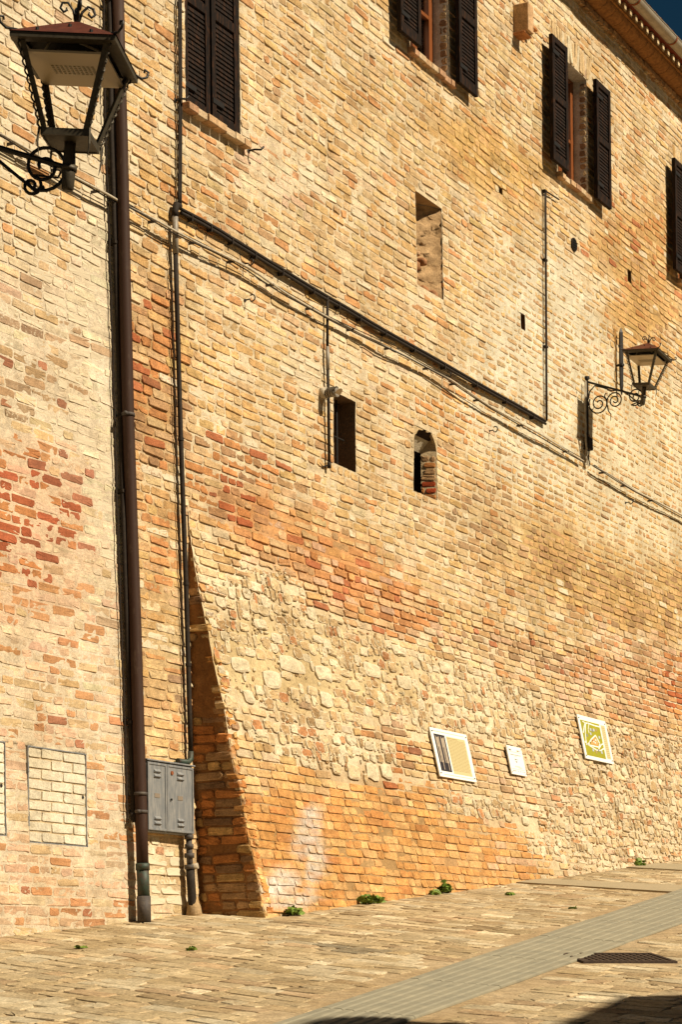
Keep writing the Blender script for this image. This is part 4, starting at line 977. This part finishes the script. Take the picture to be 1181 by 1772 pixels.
MB().tube([(sl_+.17, ul, zl-.01), (sl_+.172, ul, zl-.012)], .044, 16).part('lens', M_LEDCREAM, bl, smooth=True)
# hooks
def hook(px, py, label, r=.010, ln=.09, curl=True):
    u, z, s = wps(px, py); t = thing('wall_hook', label, 'hook', s, u, z, 'iron hooks driven into the tall wall'); pts = [(s-.02, u, z), (s+ln*.55, u, z+.004)]
    if curl: pts += [(s+ln*.75+.028*math.cos(a), u+.004, z+.012+.028*math.sin(a)) for a in np.linspace(-2.2, 2.2, 9)]
    else: pts += [(s+ln, u+.02, z+.0), (s+ln*1.15, u+.04, z+.03)]
    MB().tube(pts, r*.6, 7).part('rod', M_IRON, t, smooth=True); MB().tube([(s-.015, u, z), (s+.006, u, z)], r*1.4, 8).part('wall_plug', M_SHOE, t)
hook(424, 520, 'iron eye hook below the cables left of the barred window')
hook(421, 458, 'iron eye hook at the pale cable near the riser elbow')
hook(766, 652, 'iron eye hook at the cable above the slit window')
hook(847, 746, 'iron eye hook under the cables right of the slit window')
hook(1083, 870, 'iron eye hook below the cable right of the small lantern')
hook(430, 262, 'shutter catch sticking out right of the closed shutters', .014, .11, False)
hook(303, 174, 'shutter catch sticking out left of the closed shutters', .014, .09, False)
# oval vent
u, z, s = wps(993, 424); vt = thing('vent_grille', 'dark oval vent grille under the middle shuttered window', 'vent', s, u, z)
ov = [(.075*math.cos(a), .075*math.sin(a)) for a in np.linspace(0, 2*math.pi, 20, endpoint=False)]
MB().prism([(u+x, z+y) for x, y in ov], 0, s-.01, s+.016).part('plate', M_CONDUIT, vt)
for k in range(5):
    y = -.05+.025*k; w_ = math.sqrt(.06**2-y*y*.9); MB().box((s+.017, u-w_, z+y-.006), (s+.024, u+w_, z+y+.006)).part('louvre', M_IRON, vt)
# tie rod anchor and the brown streak beside it
a = wpath([(1075, 568), (1075.5, 600), (1076, 640), (1076, 683)], .06); an = thing('tie_rod_anchor', 'pointed vertical iron tie rod anchor bar on the wall behind the small lantern', 'anchor', *a[2])
zt0, zt1 = a[-1][2], a[0][2]; um, om = a[1][1], a[1][0]; h = zt1-zt0
mb = MB(); ring = [(0, .006), (.12, .018), (.5, .022), (.93, .020), (1., .002)]
mb.tube([(om, um, zt0+h*f) for f, _ in ring], [r*1.3 for _, r in ring], 4); mb.part('bar', M_IRON, an)
MB().tube([(om, um, zt0+h*.43), (om, um, zt0+h*.46)], .036, 10).part('collar', M_IRON, an); MB().tube([(om-.12, um, zt0+h*.445), (om+.02, um, zt0+h*.445)], .014, 8).part('rod', M_IRON, an)
u, z, s = wps(1065, 570); u2, z2, s2 = wps(1064, 670)
mb = MB(); zz = np.linspace(z, z2, 14); vs = []
for i, q in enumerate(zz): w_ = .022+.012*math.sin(i*1.3)+.02*(i < 4); vs += [(float(S_wall(u, q))+.0055, u-w_, q), (float(S_wall(u, q))+.0055, u+w_*.5, q)]
mb.add(vs, [(2*i+2, 2*i+3, 2*i+1, 2*i) for i in range(13)]); mb.part('brown_streak', M_STREAK, an)
# metal cabinet
SO = float(S_wall(1.5, 3)); o1 = SO+.10
ca0, ct = wp(254, 1316, o1); ca1, cb = wp(336, 1446, o1); ct = wp(300, 1322, o1)[1]; cb = wp(300, 1442, o1)[1]; cm_ = wp(288.5, 1380, o1)[0]
cab = thing('utility_cabinet', 'grey galvanised two door utility cabinet on the wall behind the downpipe', 'utility cabinet', SO, (ca0+ca1)/2, cb)
MB().box((SO-.02, ca0, cb), (o1-.012, ca1, ct), .004).part('housing', M_GALV, cab)
MB().box((SO-.02, ca0-.01, ct+.001), (o1+.012, ca1+.01, ct+.014), .003).part('lid', M_GALV, cab)
for k, (a, b) in enumerate(((ca0+.006, cm_-.003), (cm_+.003, ca1-.006))):
    mb = MB().box((o1-.011, a, cb+.012), (o1, b, ct-.008), .003)
    for x0_, x1_, y0_, y1_ in ((a, a+.018, cb+.012, ct-.008), (b-.018, b, cb+.012, ct-.008), (a+.018, b-.018, cb+.012, cb+.03), (a+.018, b-.018, ct-.026, ct-.008)): mb.box((o1+.0005, x0_, y0_), (o1+.006, x1_, y1_), .002)
    d_ = mb.part('door', M_GALV, cab); um = (a+b)/2; hgt = ct-cb
    for f in (.13, .20, .80, .87): 
        z = cb+hgt*f; MB().hexa([(o1, um-.045, z-.014), (o1+.002, um-.045, z-.014), (o1+.002, um+.045, z-.014), (o1, um+.045, z-.014), (o1, um-.04, z+.014), (o1+.016, um-.04, z-.006), (o1+.016, um+.04, z-.006), (o1, um+.04, z+.014)]).part('louvre', M_GALV, d_)
    MB().box((o1+.001, um-.035, cb+hgt*.49), (o1+.003, um+.035, cb+hgt*.55)).part('badge', M_BADGE, d_)
    if k: MB().box((o1+.006, a+.045, cb+hgt*.47), (o1+.012, a+.06, cb+hgt*.50)).part('lock', M_IRON, d_); MB().tube([(o1, a+.07, ct-.07), (o1+.008, a+.07, ct-.07)], .016, 10).part('red_sticker', M_RUST, d_)
P = wpath([(327, 1448), (328, 1480), (329, 1500), (331, 1530), (333, 1562), (336, 1582)], .07)
sp_ = thing('supply_pipe', 'worn pipe with fittings dropping from the grey cabinet to the ground', 'pipe', *P[-1])
MB().tube(P[:3], .024, 12).part('upper_pipe', M_SHOE, sp_, smooth=True); MB().tube(P[2:], .034, 12).part('lower_pipe', M_CONDUIT, sp_, smooth=True)
for q, r in ((P[0], .036), (P[1], .038), (P[2], .042), (tuple(np.mean(P[:2], 0)), .034)): MB().tube([(q[0], q[1], q[2]-.018), (q[0], q[1], q[2]+.018)], r, 12).part('fitting', M_SHOE, sp_, smooth=True)
MB().tube([P[2], (P[2][0]+.06, P[2][1]+.02, P[2][2]+.01)], .024, 10).part('stopcock', M_CABLE, sp_, smooth=True)
q = P[-1]; MB().tube([(q[0], q[1], q[2]-.05), (q[0], q[1], q[2]+.06), (q[0]-.01, q[1]-.01, q[2]+.13)], [.075, .055, .036], 10).part('mortar_collar', M_MORTAR, sp_, smooth=True, cols=(*alb((205, 165, 110)), 0))

# ------------------------------------------------------------------ notice boards
def board(name, label, corners, thick=.012, off=.02):
    """corners px: top left, top right, bottom right, bottom left -> frame with axes a (right) and b (up) on the sloping face"""
    q = [wps(x, y, off) for x, y in corners]; p = np.array([(s+off, u, z) for u, z, s in q])
    ea = ((p[1]-p[0])+(p[2]-p[3]))/2; w_ = np.linalg.norm(ea); ea = np.array([0, 1., 0]); eb = ((p[0]-p[3])+(p[1]-p[2]))/2; eb[1] = 0; h_ = np.linalg.norm(eb); eb /= h_
    w_ = abs(((p[1]-p[0])+(p[2]-p[3]))[1]/2); c = p.mean(0); nn = np.cross(ea, eb); c = c+nn*.008
    t = thing(name, label, 'information board' if 'board' in name else 'plaque', *c)
    def pt(a, b, h): return tuple(c+ea*(a-.5)*w_+eb*(b-.5)*h_+nn*h)
    def poly(pts, h0, h1, nm, mat):
        n_ = len(pts); mb = MB().add([pt(a, b, h0) for a, b in pts]+[pt(a, b, h1) for a, b in pts], [tuple(range(n_))[::-1], tuple(range(n_, 2*n_))]+[(i, (i+1) % n_, n_+(i+1) % n_, n_+i) for i in range(n_)])
        return mb.part(nm, mat, t)
    def rect(a0, a1, b0, b1, h0, h1, nm, mat): return poly([(a0, b0), (a1, b0), (a1, b1), (a0, b1)], h0, h1, nm, mat)
    rect(0, 1, 0, 1, -thick, 0, 'panel', M_WHITE)
    for a, b in ((.04, .93), (.95, .93), (.04, .07), (.95, .07)):
        poly([(a+.012*math.cos(x), b+.010*math.sin(x)) for x in np.linspace(0, 2*math.pi, 8, endpoint=False)], .0005, .008, 'screw', M_IRON)
    for a in (.08, .92):
        mb = MB().hexa([pt(a-.03, .1, -.05), pt(a+.03, .1, -.05), pt(a+.03, .9, -.05), pt(a-.03, .9, -.05), pt(a-.03, .1, -thick-.001), pt(a+.03, .1, -thick-.001), pt(a+.03, .9, -thick-.001), pt(a-.03, .9, -thick-.001)]); mb.part('spacer', M_SHOE, t)
    return t, rect, poly
t, rect, poly = board('information_board', 'white board with dark twin photo strip and beige text column on the sloping wall', [(740, 1257), (806, 1272), (826, 1354), (762, 1343)])
rect(.07, .36, .12, .88, .0006, .0014, 'dark_photo', M_DKPRINT); rect(.40, .91, .10, .87, .0006, .0014, 'text_field', M_BEIGE)
for a0, a1 in ((.10, .19), (.235, .325)):
    rect(a0, a1, .30, .84, .0016, .0022, 'photo_figure', M_TANPRINT); rect(a0+.02, a0+.035, .16, .62, .0024, .0030, 'photo_line', M_DKPRINT); rect(a1-.03, a1-.012, .15, .30, .0016, .0022, 'photo_line', M_TANPRINT)
    poly([(a0+.045+.028*math.cos(x), .84+.03*math.sin(x)) for x in np.linspace(0, 2*math.pi, 10, endpoint=False)], .0024, .0030, 'photo_notch', M_DKPRINT)
for k in range(22):
    b_ = .80-k*.03; x = .42
    while x < .86:
        e = min(.89, x+.03+.05*rng.random()); rect(x, e, b_, b_+.010, .0016, .0021, 'text_line', M_LINE); x = e+.012
rect(.42, .70, .83, .845, .0016, .0021, 'text_line', M_LINE); rect(.07, .9, .935, .942, .0006, .0012, 'rule', M_LINE); rect(.12, .93, .05, .057, .0006, .0012, 'rule', M_LINE)
t, rect, poly = board('notice_plaque', 'small white plaque with tiny grey emblems between the two information boards', [(876, 1290), (902, 1294), (911, 1342), (884, 1340)])
rect(.12, .27, .83, .89, .0006, .0012, 'emblem', M_GREYPRINT); rect(.65, .76, .83, .88, .0006, .0012, 'emblem', M_LINE); rect(.78, .88, .84, .88, .0006, .0012, 'emblem', M_BLUEPRINT)
for b_, a0, a1 in ((.79, .1, .9), (.70, .15, .85), (.685, .15, .85), (.64, .42, .58), (.30, .35, .65), (.27, .3, .75), (.24, .55, .8), (.19, .08, .92)): rect(a0, a1, b_, b_+.008, .0006, .0011, 'text_line', M_GREYPRINT)
rect(.40, .46, .52, .56, .0006, .0012, 'mark', M_DKPRINT); rect(.48, .6, .53, .55, .0006, .0012, 'mark', M_GREYPRINT); poly([(.43, .47), (.5, .42), (.52, .46), (.46, .5)], .0006, .0012, 'mark', M_DKPRINT)
for a in (.12, .18, .24, .30, .46, .62, .78, .88): rect(a, a+.035, .11, .145, .0006, .0012, 'emblem', M_GREYPRINT)
t, rect, poly = board('information_board', 'white board with green street map and beige column, right of the small plaque', [(1001, 1237), (1050, 1249), (1059, 1321), (1010, 1312)])
rect(.07, .74, .08, .89, .0006, .0014, 'map_field', M_GREENPRINT); rect(.79, .93, .10, .88, .0006, .0014, 'text_field', M_BEIGE)
def road(pts, w_, nm='map_road'):
    for (a, b), (c, d) in zip(pts[:-1], pts[1:]):
        L = math.hypot(c-a, d-b)+1e-6; nx, ny = -(d-b)/L*w_, (c-a)/L*w_; ex, ey = (c-a)/L*w_*.6, (d-b)/L*w_*.6
        poly([(a+nx-ex, b+ny-ey), (a-nx-ex, b-ny-ey), (c-nx+ex, d-ny+ey), (c+nx+ex, d+ny+ey)], .0016, .0022, nm, M_WHITE)
road([(.15, .86), (.24, .84)], .01); road([(.10, .60), (.16, .72), (.22, .82), (.32, .85), (.55, .83), (.74, .83)], .014); road([(.24, .82), (.17, .60), (.14, .45), (.13, .33)], .012); road([(.36, .84), (.30, .70), (.30, .62)], .009)
road([(.09, .39), (.16, .34), (.45, .25), (.60, .26), (.74, .33)], .013); road([(.54, .29), (.66, .40), (.74, .44)], .012); road([(.18, .33), (.34, .48), (.52, .60), (.62, .42), (.56, .33), (.18, .33)], .014)
poly([(.28, .36), (.36, .47), (.50, .56), (.57, .42), (.54, .35)], .0016, .0021, 'map_town', M_ORPRINT)
for a, b, m_ in ((.39, .42, M_WHITE), (.44, .40, M_WHITE), (.36, .44, M_RUST), (.25, .38, M_RUST), (.47, .47, M_WHITE)): rect(a, a+.04, b, b+.03, .0024, .003, 'map_block', m_)
for a, b, m_ in ((.36, .68, M_BLUEPRINT), (.42, .66, M_GREYPRINT), (.47, .69, M_BLUEPRINT), (.33, .58, M_BLUEPRINT), (.56, .70, M_LINE), (.19, .52, M_GREYPRINT), (.62, .54, M_BLUEPRINT), (.30, .20, M_BLUEPRINT), (.40, .17, M_LINE), (.50, .22, M_GREYPRINT), (.60, .19, M_BLUEPRINT)): rect(a, a+.05, b, b+.06, .0024, .003, 'map_picture', m_)
for k in range(16): rect(.81, .91, .14+k*.045, .148+k*.045, .0016, .0021, 'text_line', M_LINE)

# ------------------------------------------------------------------ street lanterns on scrolled brackets
def spiral(cx, cz, r0, r1, a0, turns, n_=26):
    return [(cx+(r0+(r1-r0)*t)*math.cos(a0+turns*2*math.pi*t), 0., cz+(r0+(r1-r0)*t)*math.sin(a0+turns*2*math.pi*t)) for t in np.linspace(0, 1, n_)]
def lantern(label, group, M, L, slope, tilt, size=1.):
    """local frame: x along the arm away from its support, z up; origin where the arm's top bar starts"""
    t = bpy.data.objects.new('wall_lantern', None); COL.objects.link(t); t.matrix_world = M; setp(t, label, 'street lamp', group); BASE[t.name] = np.zeros(3)
    sp = -slope; g = lambda x: sp*x
    br = MB(); br.tube([(0, 0, 0), (L-.02, 0, g(L))], .012, 8); br.part('arm', M_IRON, t)
    MB().box((-.02, -.02, -.72), (.004, .02, .03), .004).part('wall_plate', M_IRON, t); MB().tube([(-.005, 0, .03), (-.005, 0, .06)], .03, 10).part('cap', M_IRON, t)
    sc = MB(); r = .0075
    sc.tube([(0.01, 0, -.20), (.03, 0, -.11), (.09, 0, -.055), (.2, 0, g(.2)-.02), (.30, 0, g(.3)-.03), (.42, 0, -.14), (.56, 0, -.26), (.65, 0, -.335), (.69, 0, -.32)], r, 7)
    sc.part('brace', M_IRON, t)
    s1 = spiral(.14, -.26, .125, .022, math.radians(150), 2.0, 44); MB().tube(s1, r, 7).part('scroll', M_IRON, t, smooth=True)
    s2 = spiral(.335, -.25, .10, .018, math.radians(200), -2.0, 40); MB().tube(s2, r, 7).part('scroll', M_IRON, t, smooth=True)
    s3 = [(.62, 0, -.30)]+spiral(L-.11, -.235, .105, .018, math.radians(-120), 1.9, 40); MB().tube(s3, r, 7).part('scroll', M_IRON, t, smooth=True)
    MB().tube([(.24, 0, -.29), (.255, 0, -.36), (.285, 0, -.40), (.28, 0, -.47)], [.008, .007, .006, .003], 6).part('leaf', M_IRON, t); MB().tube([(.24, 0, -.24), (.21, 0, -.19), (.22, 0, -.155), (.245, 0, -.165)], [.008, .007, .006, .004], 6).part('leaf', M_IRON, t)
    MB().tube(spiral(.635, -.315, .045, .012, math.radians(60), -1.3, 18), r, 7).part('scroll', M_IRON, t, smooth=True)
    # lantern head, tilted with the sagging arm
    zb = g(L)+.10; R_ = Matrix.Translation((L, 0, zb)) @ Matrix.Rotation(tilt[0], 4, 'Z') @ Matrix.Rotation(tilt[1], 4, 'Y') @ Matrix.Rotation(tilt[2], 4, 'X') @ Matrix.Scale(size, 4)
    def P(mb, nm, mat, smooth=False):
        mb.v = [tuple(R_ @ Vector(v)) for v in mb.v]; return mb.part(nm, mat, t, smooth)
    b0, b1, H = .105, .200, .375
    P(MB().tube([(0, 0, -.215), (0, 0, -.205), (0, 0, -.12), (0, 0, -.03), (0, 0, 0)], [.018, .028, .032, .026, .026], 12), 'neck', M_LAMP, True)
    P(MB().tube([(0, 0, -.125), (0, 0, -.105)], .038, 12), 'collar', M_LAMP, True)
    MB().tube([(L-.16, .03, g(L)-.02), (L-.06, .035, g(L)-.03), (L-.025, .03, g(L)+.03), (L-.03, 0.02, zb-.02)], .005, 6).part('cable', M_IRON, t)
    bt = MB(); bt.box((-b0, -b0, 0), (b0, b0, .006)); 
    for s_ in (-1, 1): bt.box((-b0-.004, s_*b0-.004, -.004), (b0+.004, s_*b0+.004, .028)); bt.box((s_*b0-.004, -b0+.004, -.004), (s_*b0+.004, b0-.004, .028))
    P(bt, 'base_tray', M_LAMP)
    for sx in (-1, 1):
        for sy in (-1, 1):
            mb = MB(); w_ = .0115
            lo = [(sx*b0, sy*b0), (sx*(b0-w_*2.2), sy*b0), (sx*(b0-w_*2.2), sy*(b0-.006)), (sx*(b0-.006), sy*(b0-.006)), (sx*(b0-.006), sy*(b0-w_*2.2)), (sx*b0, sy*(b0-w_*2.2))]
            hi = [(x+sx*(b1-b0), y+sy*(b1-b0)) for x, y in lo]
            n_ = 6; mb.add([(x, y, .02) for x, y in lo]+[(x, y, H) for x, y in hi], [tuple(range(n_)), tuple(range(n_, 2*n_))]+[(i, (i+1) % n_, n_+(i+1) % n_, n_+i) for i in range(n_)])
            post = P(mb, 'corner_post', M_LAMP)
            # twisted bead on the edge, ending in a pointed drop below the tray
            tw = MB(); pts = []
            for k in range(41):
                f = k/40; q = (b0+(b1-b0)*f)+.006; pts.append((sx*q+.004*math.cos(k*1.6), sy*q+.004*math.sin(k*1.6), .02+(H-.02)*f))
            tw.tube(pts, .0045, 6); tw.tube([(sx*(b0+.008), sy*(b0+.008), .03), (sx*(b0+.012), sy*(b0+.012), -.04), (sx*(b0+.004), sy*(b0+.004), -.10)], [.006, .005, .001], 6); tw.v = [tuple(R_ @ Vector(v)) for v in tw.v]; tw.part('bead', M_LAMP, post)
    ev = MB(); e1, e0 = b1+.035, b1-.02
    for s_ in (-1, 1):
        ev.box((-e1, min(s_*e1, s_*e0), H), (e1, max(s_*e1, s_*e0), H+.022)); ev.box((min(s_*e1, s_*e0), -e0+.001, H), (max(s_*e1, s_*e0), e0-.001, H+.022))
    P(ev, 'eave_band', M_LAMP)
    a_ = e1+.004; zt_ = H+.024; ap = .14
    P(MB().add([(-a_, -a_, zt_), (a_, -a_, zt_), (a_, a_, zt_), (-a_, a_, zt_), (-.02, -.02, zt_+ap), (.02, -.02, zt_+ap), (.02, .02, zt_+ap), (-.02, .02, zt_+ap)], [(0, 1, 5, 4), (1, 2, 6, 5), (2, 3, 7, 6), (3, 0, 4, 7), (4, 5, 6, 7)]), 'roof', M_ROOFCU)
    iv = MB().add([(-a_+.02, -a_+.02, zt_+.002), (a_-.02, -a_+.02, zt_+.002), (a_-.02, a_-.02, zt_+.002), (-a_+.02, a_-.02, zt_+.002), (0, 0, zt_+ap-.02)], [(1, 0, 4), (2, 1, 4), (3, 2, 4), (0, 3, 4)]); P(iv, 'roof_lining', M_IRON)
    for k in range(4):
        c, s_ = math.cos(k*math.pi/2), math.sin(k*math.pi/2)
        for (p_, q_) in ((-.12, .21), (0., .12), (.12, .21)):
            x, y = p_, -q_; zz = zt_+ap*(1-(q_-.02)/(a_-.02)); X_, Y_ = x*c-y*s_, x*s_+y*c; P(MB().tube([(X_, Y_, zz-.004), (X_, Y_, zz+.010)], .008, 8), 'rivet', M_IRON)
    for sx in (-1, 1):
        for sy in (-1, 1):
            o_ = a_; cu = [(sx*(o_-.03), sy*(o_-.03), zt_+.015), (sx*(o_+.01), sy*(o_+.01), zt_+.005), (sx*(o_+.03), sy*(o_+.03), zt_+.02), (sx*(o_+.035), sy*(o_+.035), zt_+.045), (sx*(o_+.02), sy*(o_+.02), zt_+.05), (sx*(o_+.018), sy*(o_+.018), zt_+.035)]
            P(MB().tube(cu, [.006]*5+[.004], 6), 'eave_curl', M_IRON, True)
    zf = zt_+ap; P(MB().tube([(0, 0, zf-.01), (0, 0, zf+.05), (0, 0, zf+.13)], [.018, .008, .001], 8), 'finial', M_IRON, True)
    for k in range(4):
        c, s_ = math.cos(k*math.pi/2+.4), math.sin(k*math.pi/2+.4); pr_ = [(.008, .01), (.02, .055), (.045, .085), (.07, .08), (.078, .055), (.062, .04), (.048, .052), (.052, .062)]
        P(MB().tube([(x*c, x*s_, zf+z) for x, z in pr_], [.006]*7+[.004], 6), 'finial_scroll', M_IRON, True)
    P(MB().box((-b1+.015, -b1+.015, H-.045), (b1-.015, b1-.015, H-.035)), 'led_plate', M_LEDCREAM)
    P(MB().box((-.07, -.07, H-.033), (.07, .07, H+.02), .006), 'driver_box', M_GREYPVC)
    ch = MB()
    for i in range(10):
        for j in range(5): x, y = -.09+.02*i, -.04+.02*j; ch.box((x-.005, y-.005, H-.0485), (x+.005, y+.005, H-.0455))
    P(ch, 'led_chips', M_LED)
    P(MB().tube([(-.13, -.05, H+.01), (-.10, -.06, H+.06), (0, -.05, H+.07), (.12, -.03, H+.03)], .006, 6), 'wire', M_CABLE)
    return t
# small lantern on the tall wall
u, z, s = wps(1017, 661, .02)
Mr = Matrix.Translation(Vector(W(s+.02, u, z))) @ ROT
lantern('small black wall lantern with brown roof on a scrolled bracket at the right', 'brown roofed street lanterns', Mr, .69, .36, (math.radians(0), math.radians(5), math.radians(-4)), .92)
bx = thing('junction_box', 'small dark junction box with loose cables under the right lantern bracket', 'junction box', *wpath([(1021, 778)], .04)[0])
q = wpath([(1021, 768)], .05)[0]; MB().box((q[0]-.06, q[1]-.05, q[2]-.07), (q[0]+.02, q[1]+.05, q[2]+.07), .006).part('box', M_CONDUIT, bx)
for du, r in ((-.045, .008), (-.02, .006), (.03, .007)):
    p = wpath([(1016, 660), (1016, 740), (1018, 790), (1019, 806)], .045); MB().tube([(o, uu+du+.01*math.sin(i*2), zz) for i, (o, uu, zz) in enumerate(dense(p, 4))], r, 6).part('cable', M_CABLE if du < 0 else M_CONDUIT, bx)
# big lantern near the camera on its own post, frontal arm
ZL = 9.2
def front(px, py, Z): r = ray(px, py); return CAM+r*Z
pc_ = front(122, 290, ZL); L2 = .80; sl2 = .30
org = pc_-np.array([L2, 0, -sl2*L2])
Ml = Matrix.Translation(Vector(org))
lantern('big iron street lantern with brown roof close to the camera at the left edge', 'brown roofed street lanterns', Ml, L2, sl2, (math.radians(-2), math.radians(4), math.radians(0)), .93)
rel_ = org-W0; gz_ = G(rel_@N, rel_@D)
lp = bpy.data.objects.new('lamp_post', None); COL.objects.link(lp); lp.location = (org[0]-.06, org[1], gz_); setp(lp, 'dark iron post just outside the left edge carrying the big lantern', 'lamp post'); BASE[lp.name] = np.zeros(3)
hz = org[2]-gz_
MB().tube([(0, 0, -.1), (0, 0, .5), (0, 0, .52), (0, 0, hz+.15)], [.075, .07, .045, .04], 14).part('shaft', M_IRON, lp, True); MB().tube([(0, 0, hz+.15), (0, 0, hz+.2), (0, 0, hz+.27)], [.05, .045, .005], 12).part('cap', M_IRON, lp, True)

# ------------------------------------------------------------------ weeds
def weed(px, py, label, w_, h_, n_, o=None):
    u, z, s = wps(px, py); o_ = s+.02 if o is None else o
    if o is not None: o_, u = gp(px, py)
    z = G(o_, u); t = thing('weed', label, 'weed', o_, u, z, 'weeds at the foot of the wall')
    st = MB(); lf = MB()
    for k in range(n_):
        a = rng.random()*2*math.pi; rr = w_*math.sqrt(rng.random()); hx = h_*(.25+.75*rng.random())*(1-.5*rr/w_)
        tip = np.array([o_+abs(rr*math.cos(a))*.7, u+rr*math.sin(a), z+hx]); b = np.array([o_+.01, u+.25*rr*math.sin(a), z-.01])
        if k % 3 == 0: st.tube([b, (b+tip)/2+[0, 0, .01], tip], .003, 4)
        L_ = .022+.022*rng.random(); d1 = rng.normal(size=3); d1[2] = abs(d1[2])*.4; d1 /= np.linalg.norm(d1); d2 = np.cross(d1, rng.normal(size=3)); d2 /= np.linalg.norm(d2)
        lf.add([tip-d1*L_, tip+d2*L_*.55-d1*L_*.2, tip+d2*L_*.4+d1*L_*.5, tip+d1*L_, tip-d2*L_*.4+d1*L_*.5, tip-d2*L_*.55-d1*L_*.2], [(0, 1, 2, 3), (0, 3, 4, 5)])
    lf.part('leaves', M_LEAF, t); 
    if st.v: st.part('stems', M_STEM, t)
weed(500, 1577, 'low green weed nearest the shaded buttress corner', .12, .06, 46)
weed(634, 1552, 'wide low green weed at the foot of the orange brickwork', .17, .09, 80)
weed(765, 1524, 'tall bushy green weed at the wall foot below the plaque', .10, .12, 70)
weed(744, 1532, 'small sprawling weed left of the tall bushy one', .10, .05, 26)
weed(1101, 1474, 'green weed at the far wall foot right of the map board', .11, .10, 46)
weed(328, 1644, 'tiny flat weed in the paving near the downpipe', .05, .012, 8, o=1)
weed(137, 1640, 'tiny flat weed in the paving at the left', .06, .012, 9, o=1)
weed(880, 1548, 'tiny weed in the paving before the far wall', .07, .015, 10, o=1)
weed(990, 1573, 'tiny weed in the paving beside the grooved strip', .07, .015, 10, o=1)

# ------------------------------------------------------------------ house across the street, behind the camera, whose roof shades the foreground
OF = 13.2
def shade(px, py):
    o, u = gp(px, py); z = G(o, u); so_, su = SUN@N, SUN@D; t_ = (OF-o)/so_; return (u+t_*su, z+t_*SUN[2])
sil = [shade(x, y) for x, y in ((480, 1800), (520, 1771), (560, 1763), (620, 1761), (700, 1764), (800, 1770), (880, 1781), (945, 1781), (985, 1762), (1035, 1741), (1072, 1724), (1100, 1722), (1181, 1721), (1300, 1718))]
ua, ub = sil[0][0]-8, sil[-1][0]+6; zlow = min(sil[0][1], sil[-1][1])
print('shade house', sil)
hs = thing('house', 'stuccoed house across the street behind the camera shading the foreground', 'house', OF, (ua+ub)/2, G(OF, (ua+ub)/2))
pl = [(ua, -3.), (ub, -3.), (ub, sil[-1][1])]+sil[::-1]+[(ua, sil[0][1]-.3)]
MB().prism(pl, 0, OF, OF+6).part('wall', M_STUCCO, hs)
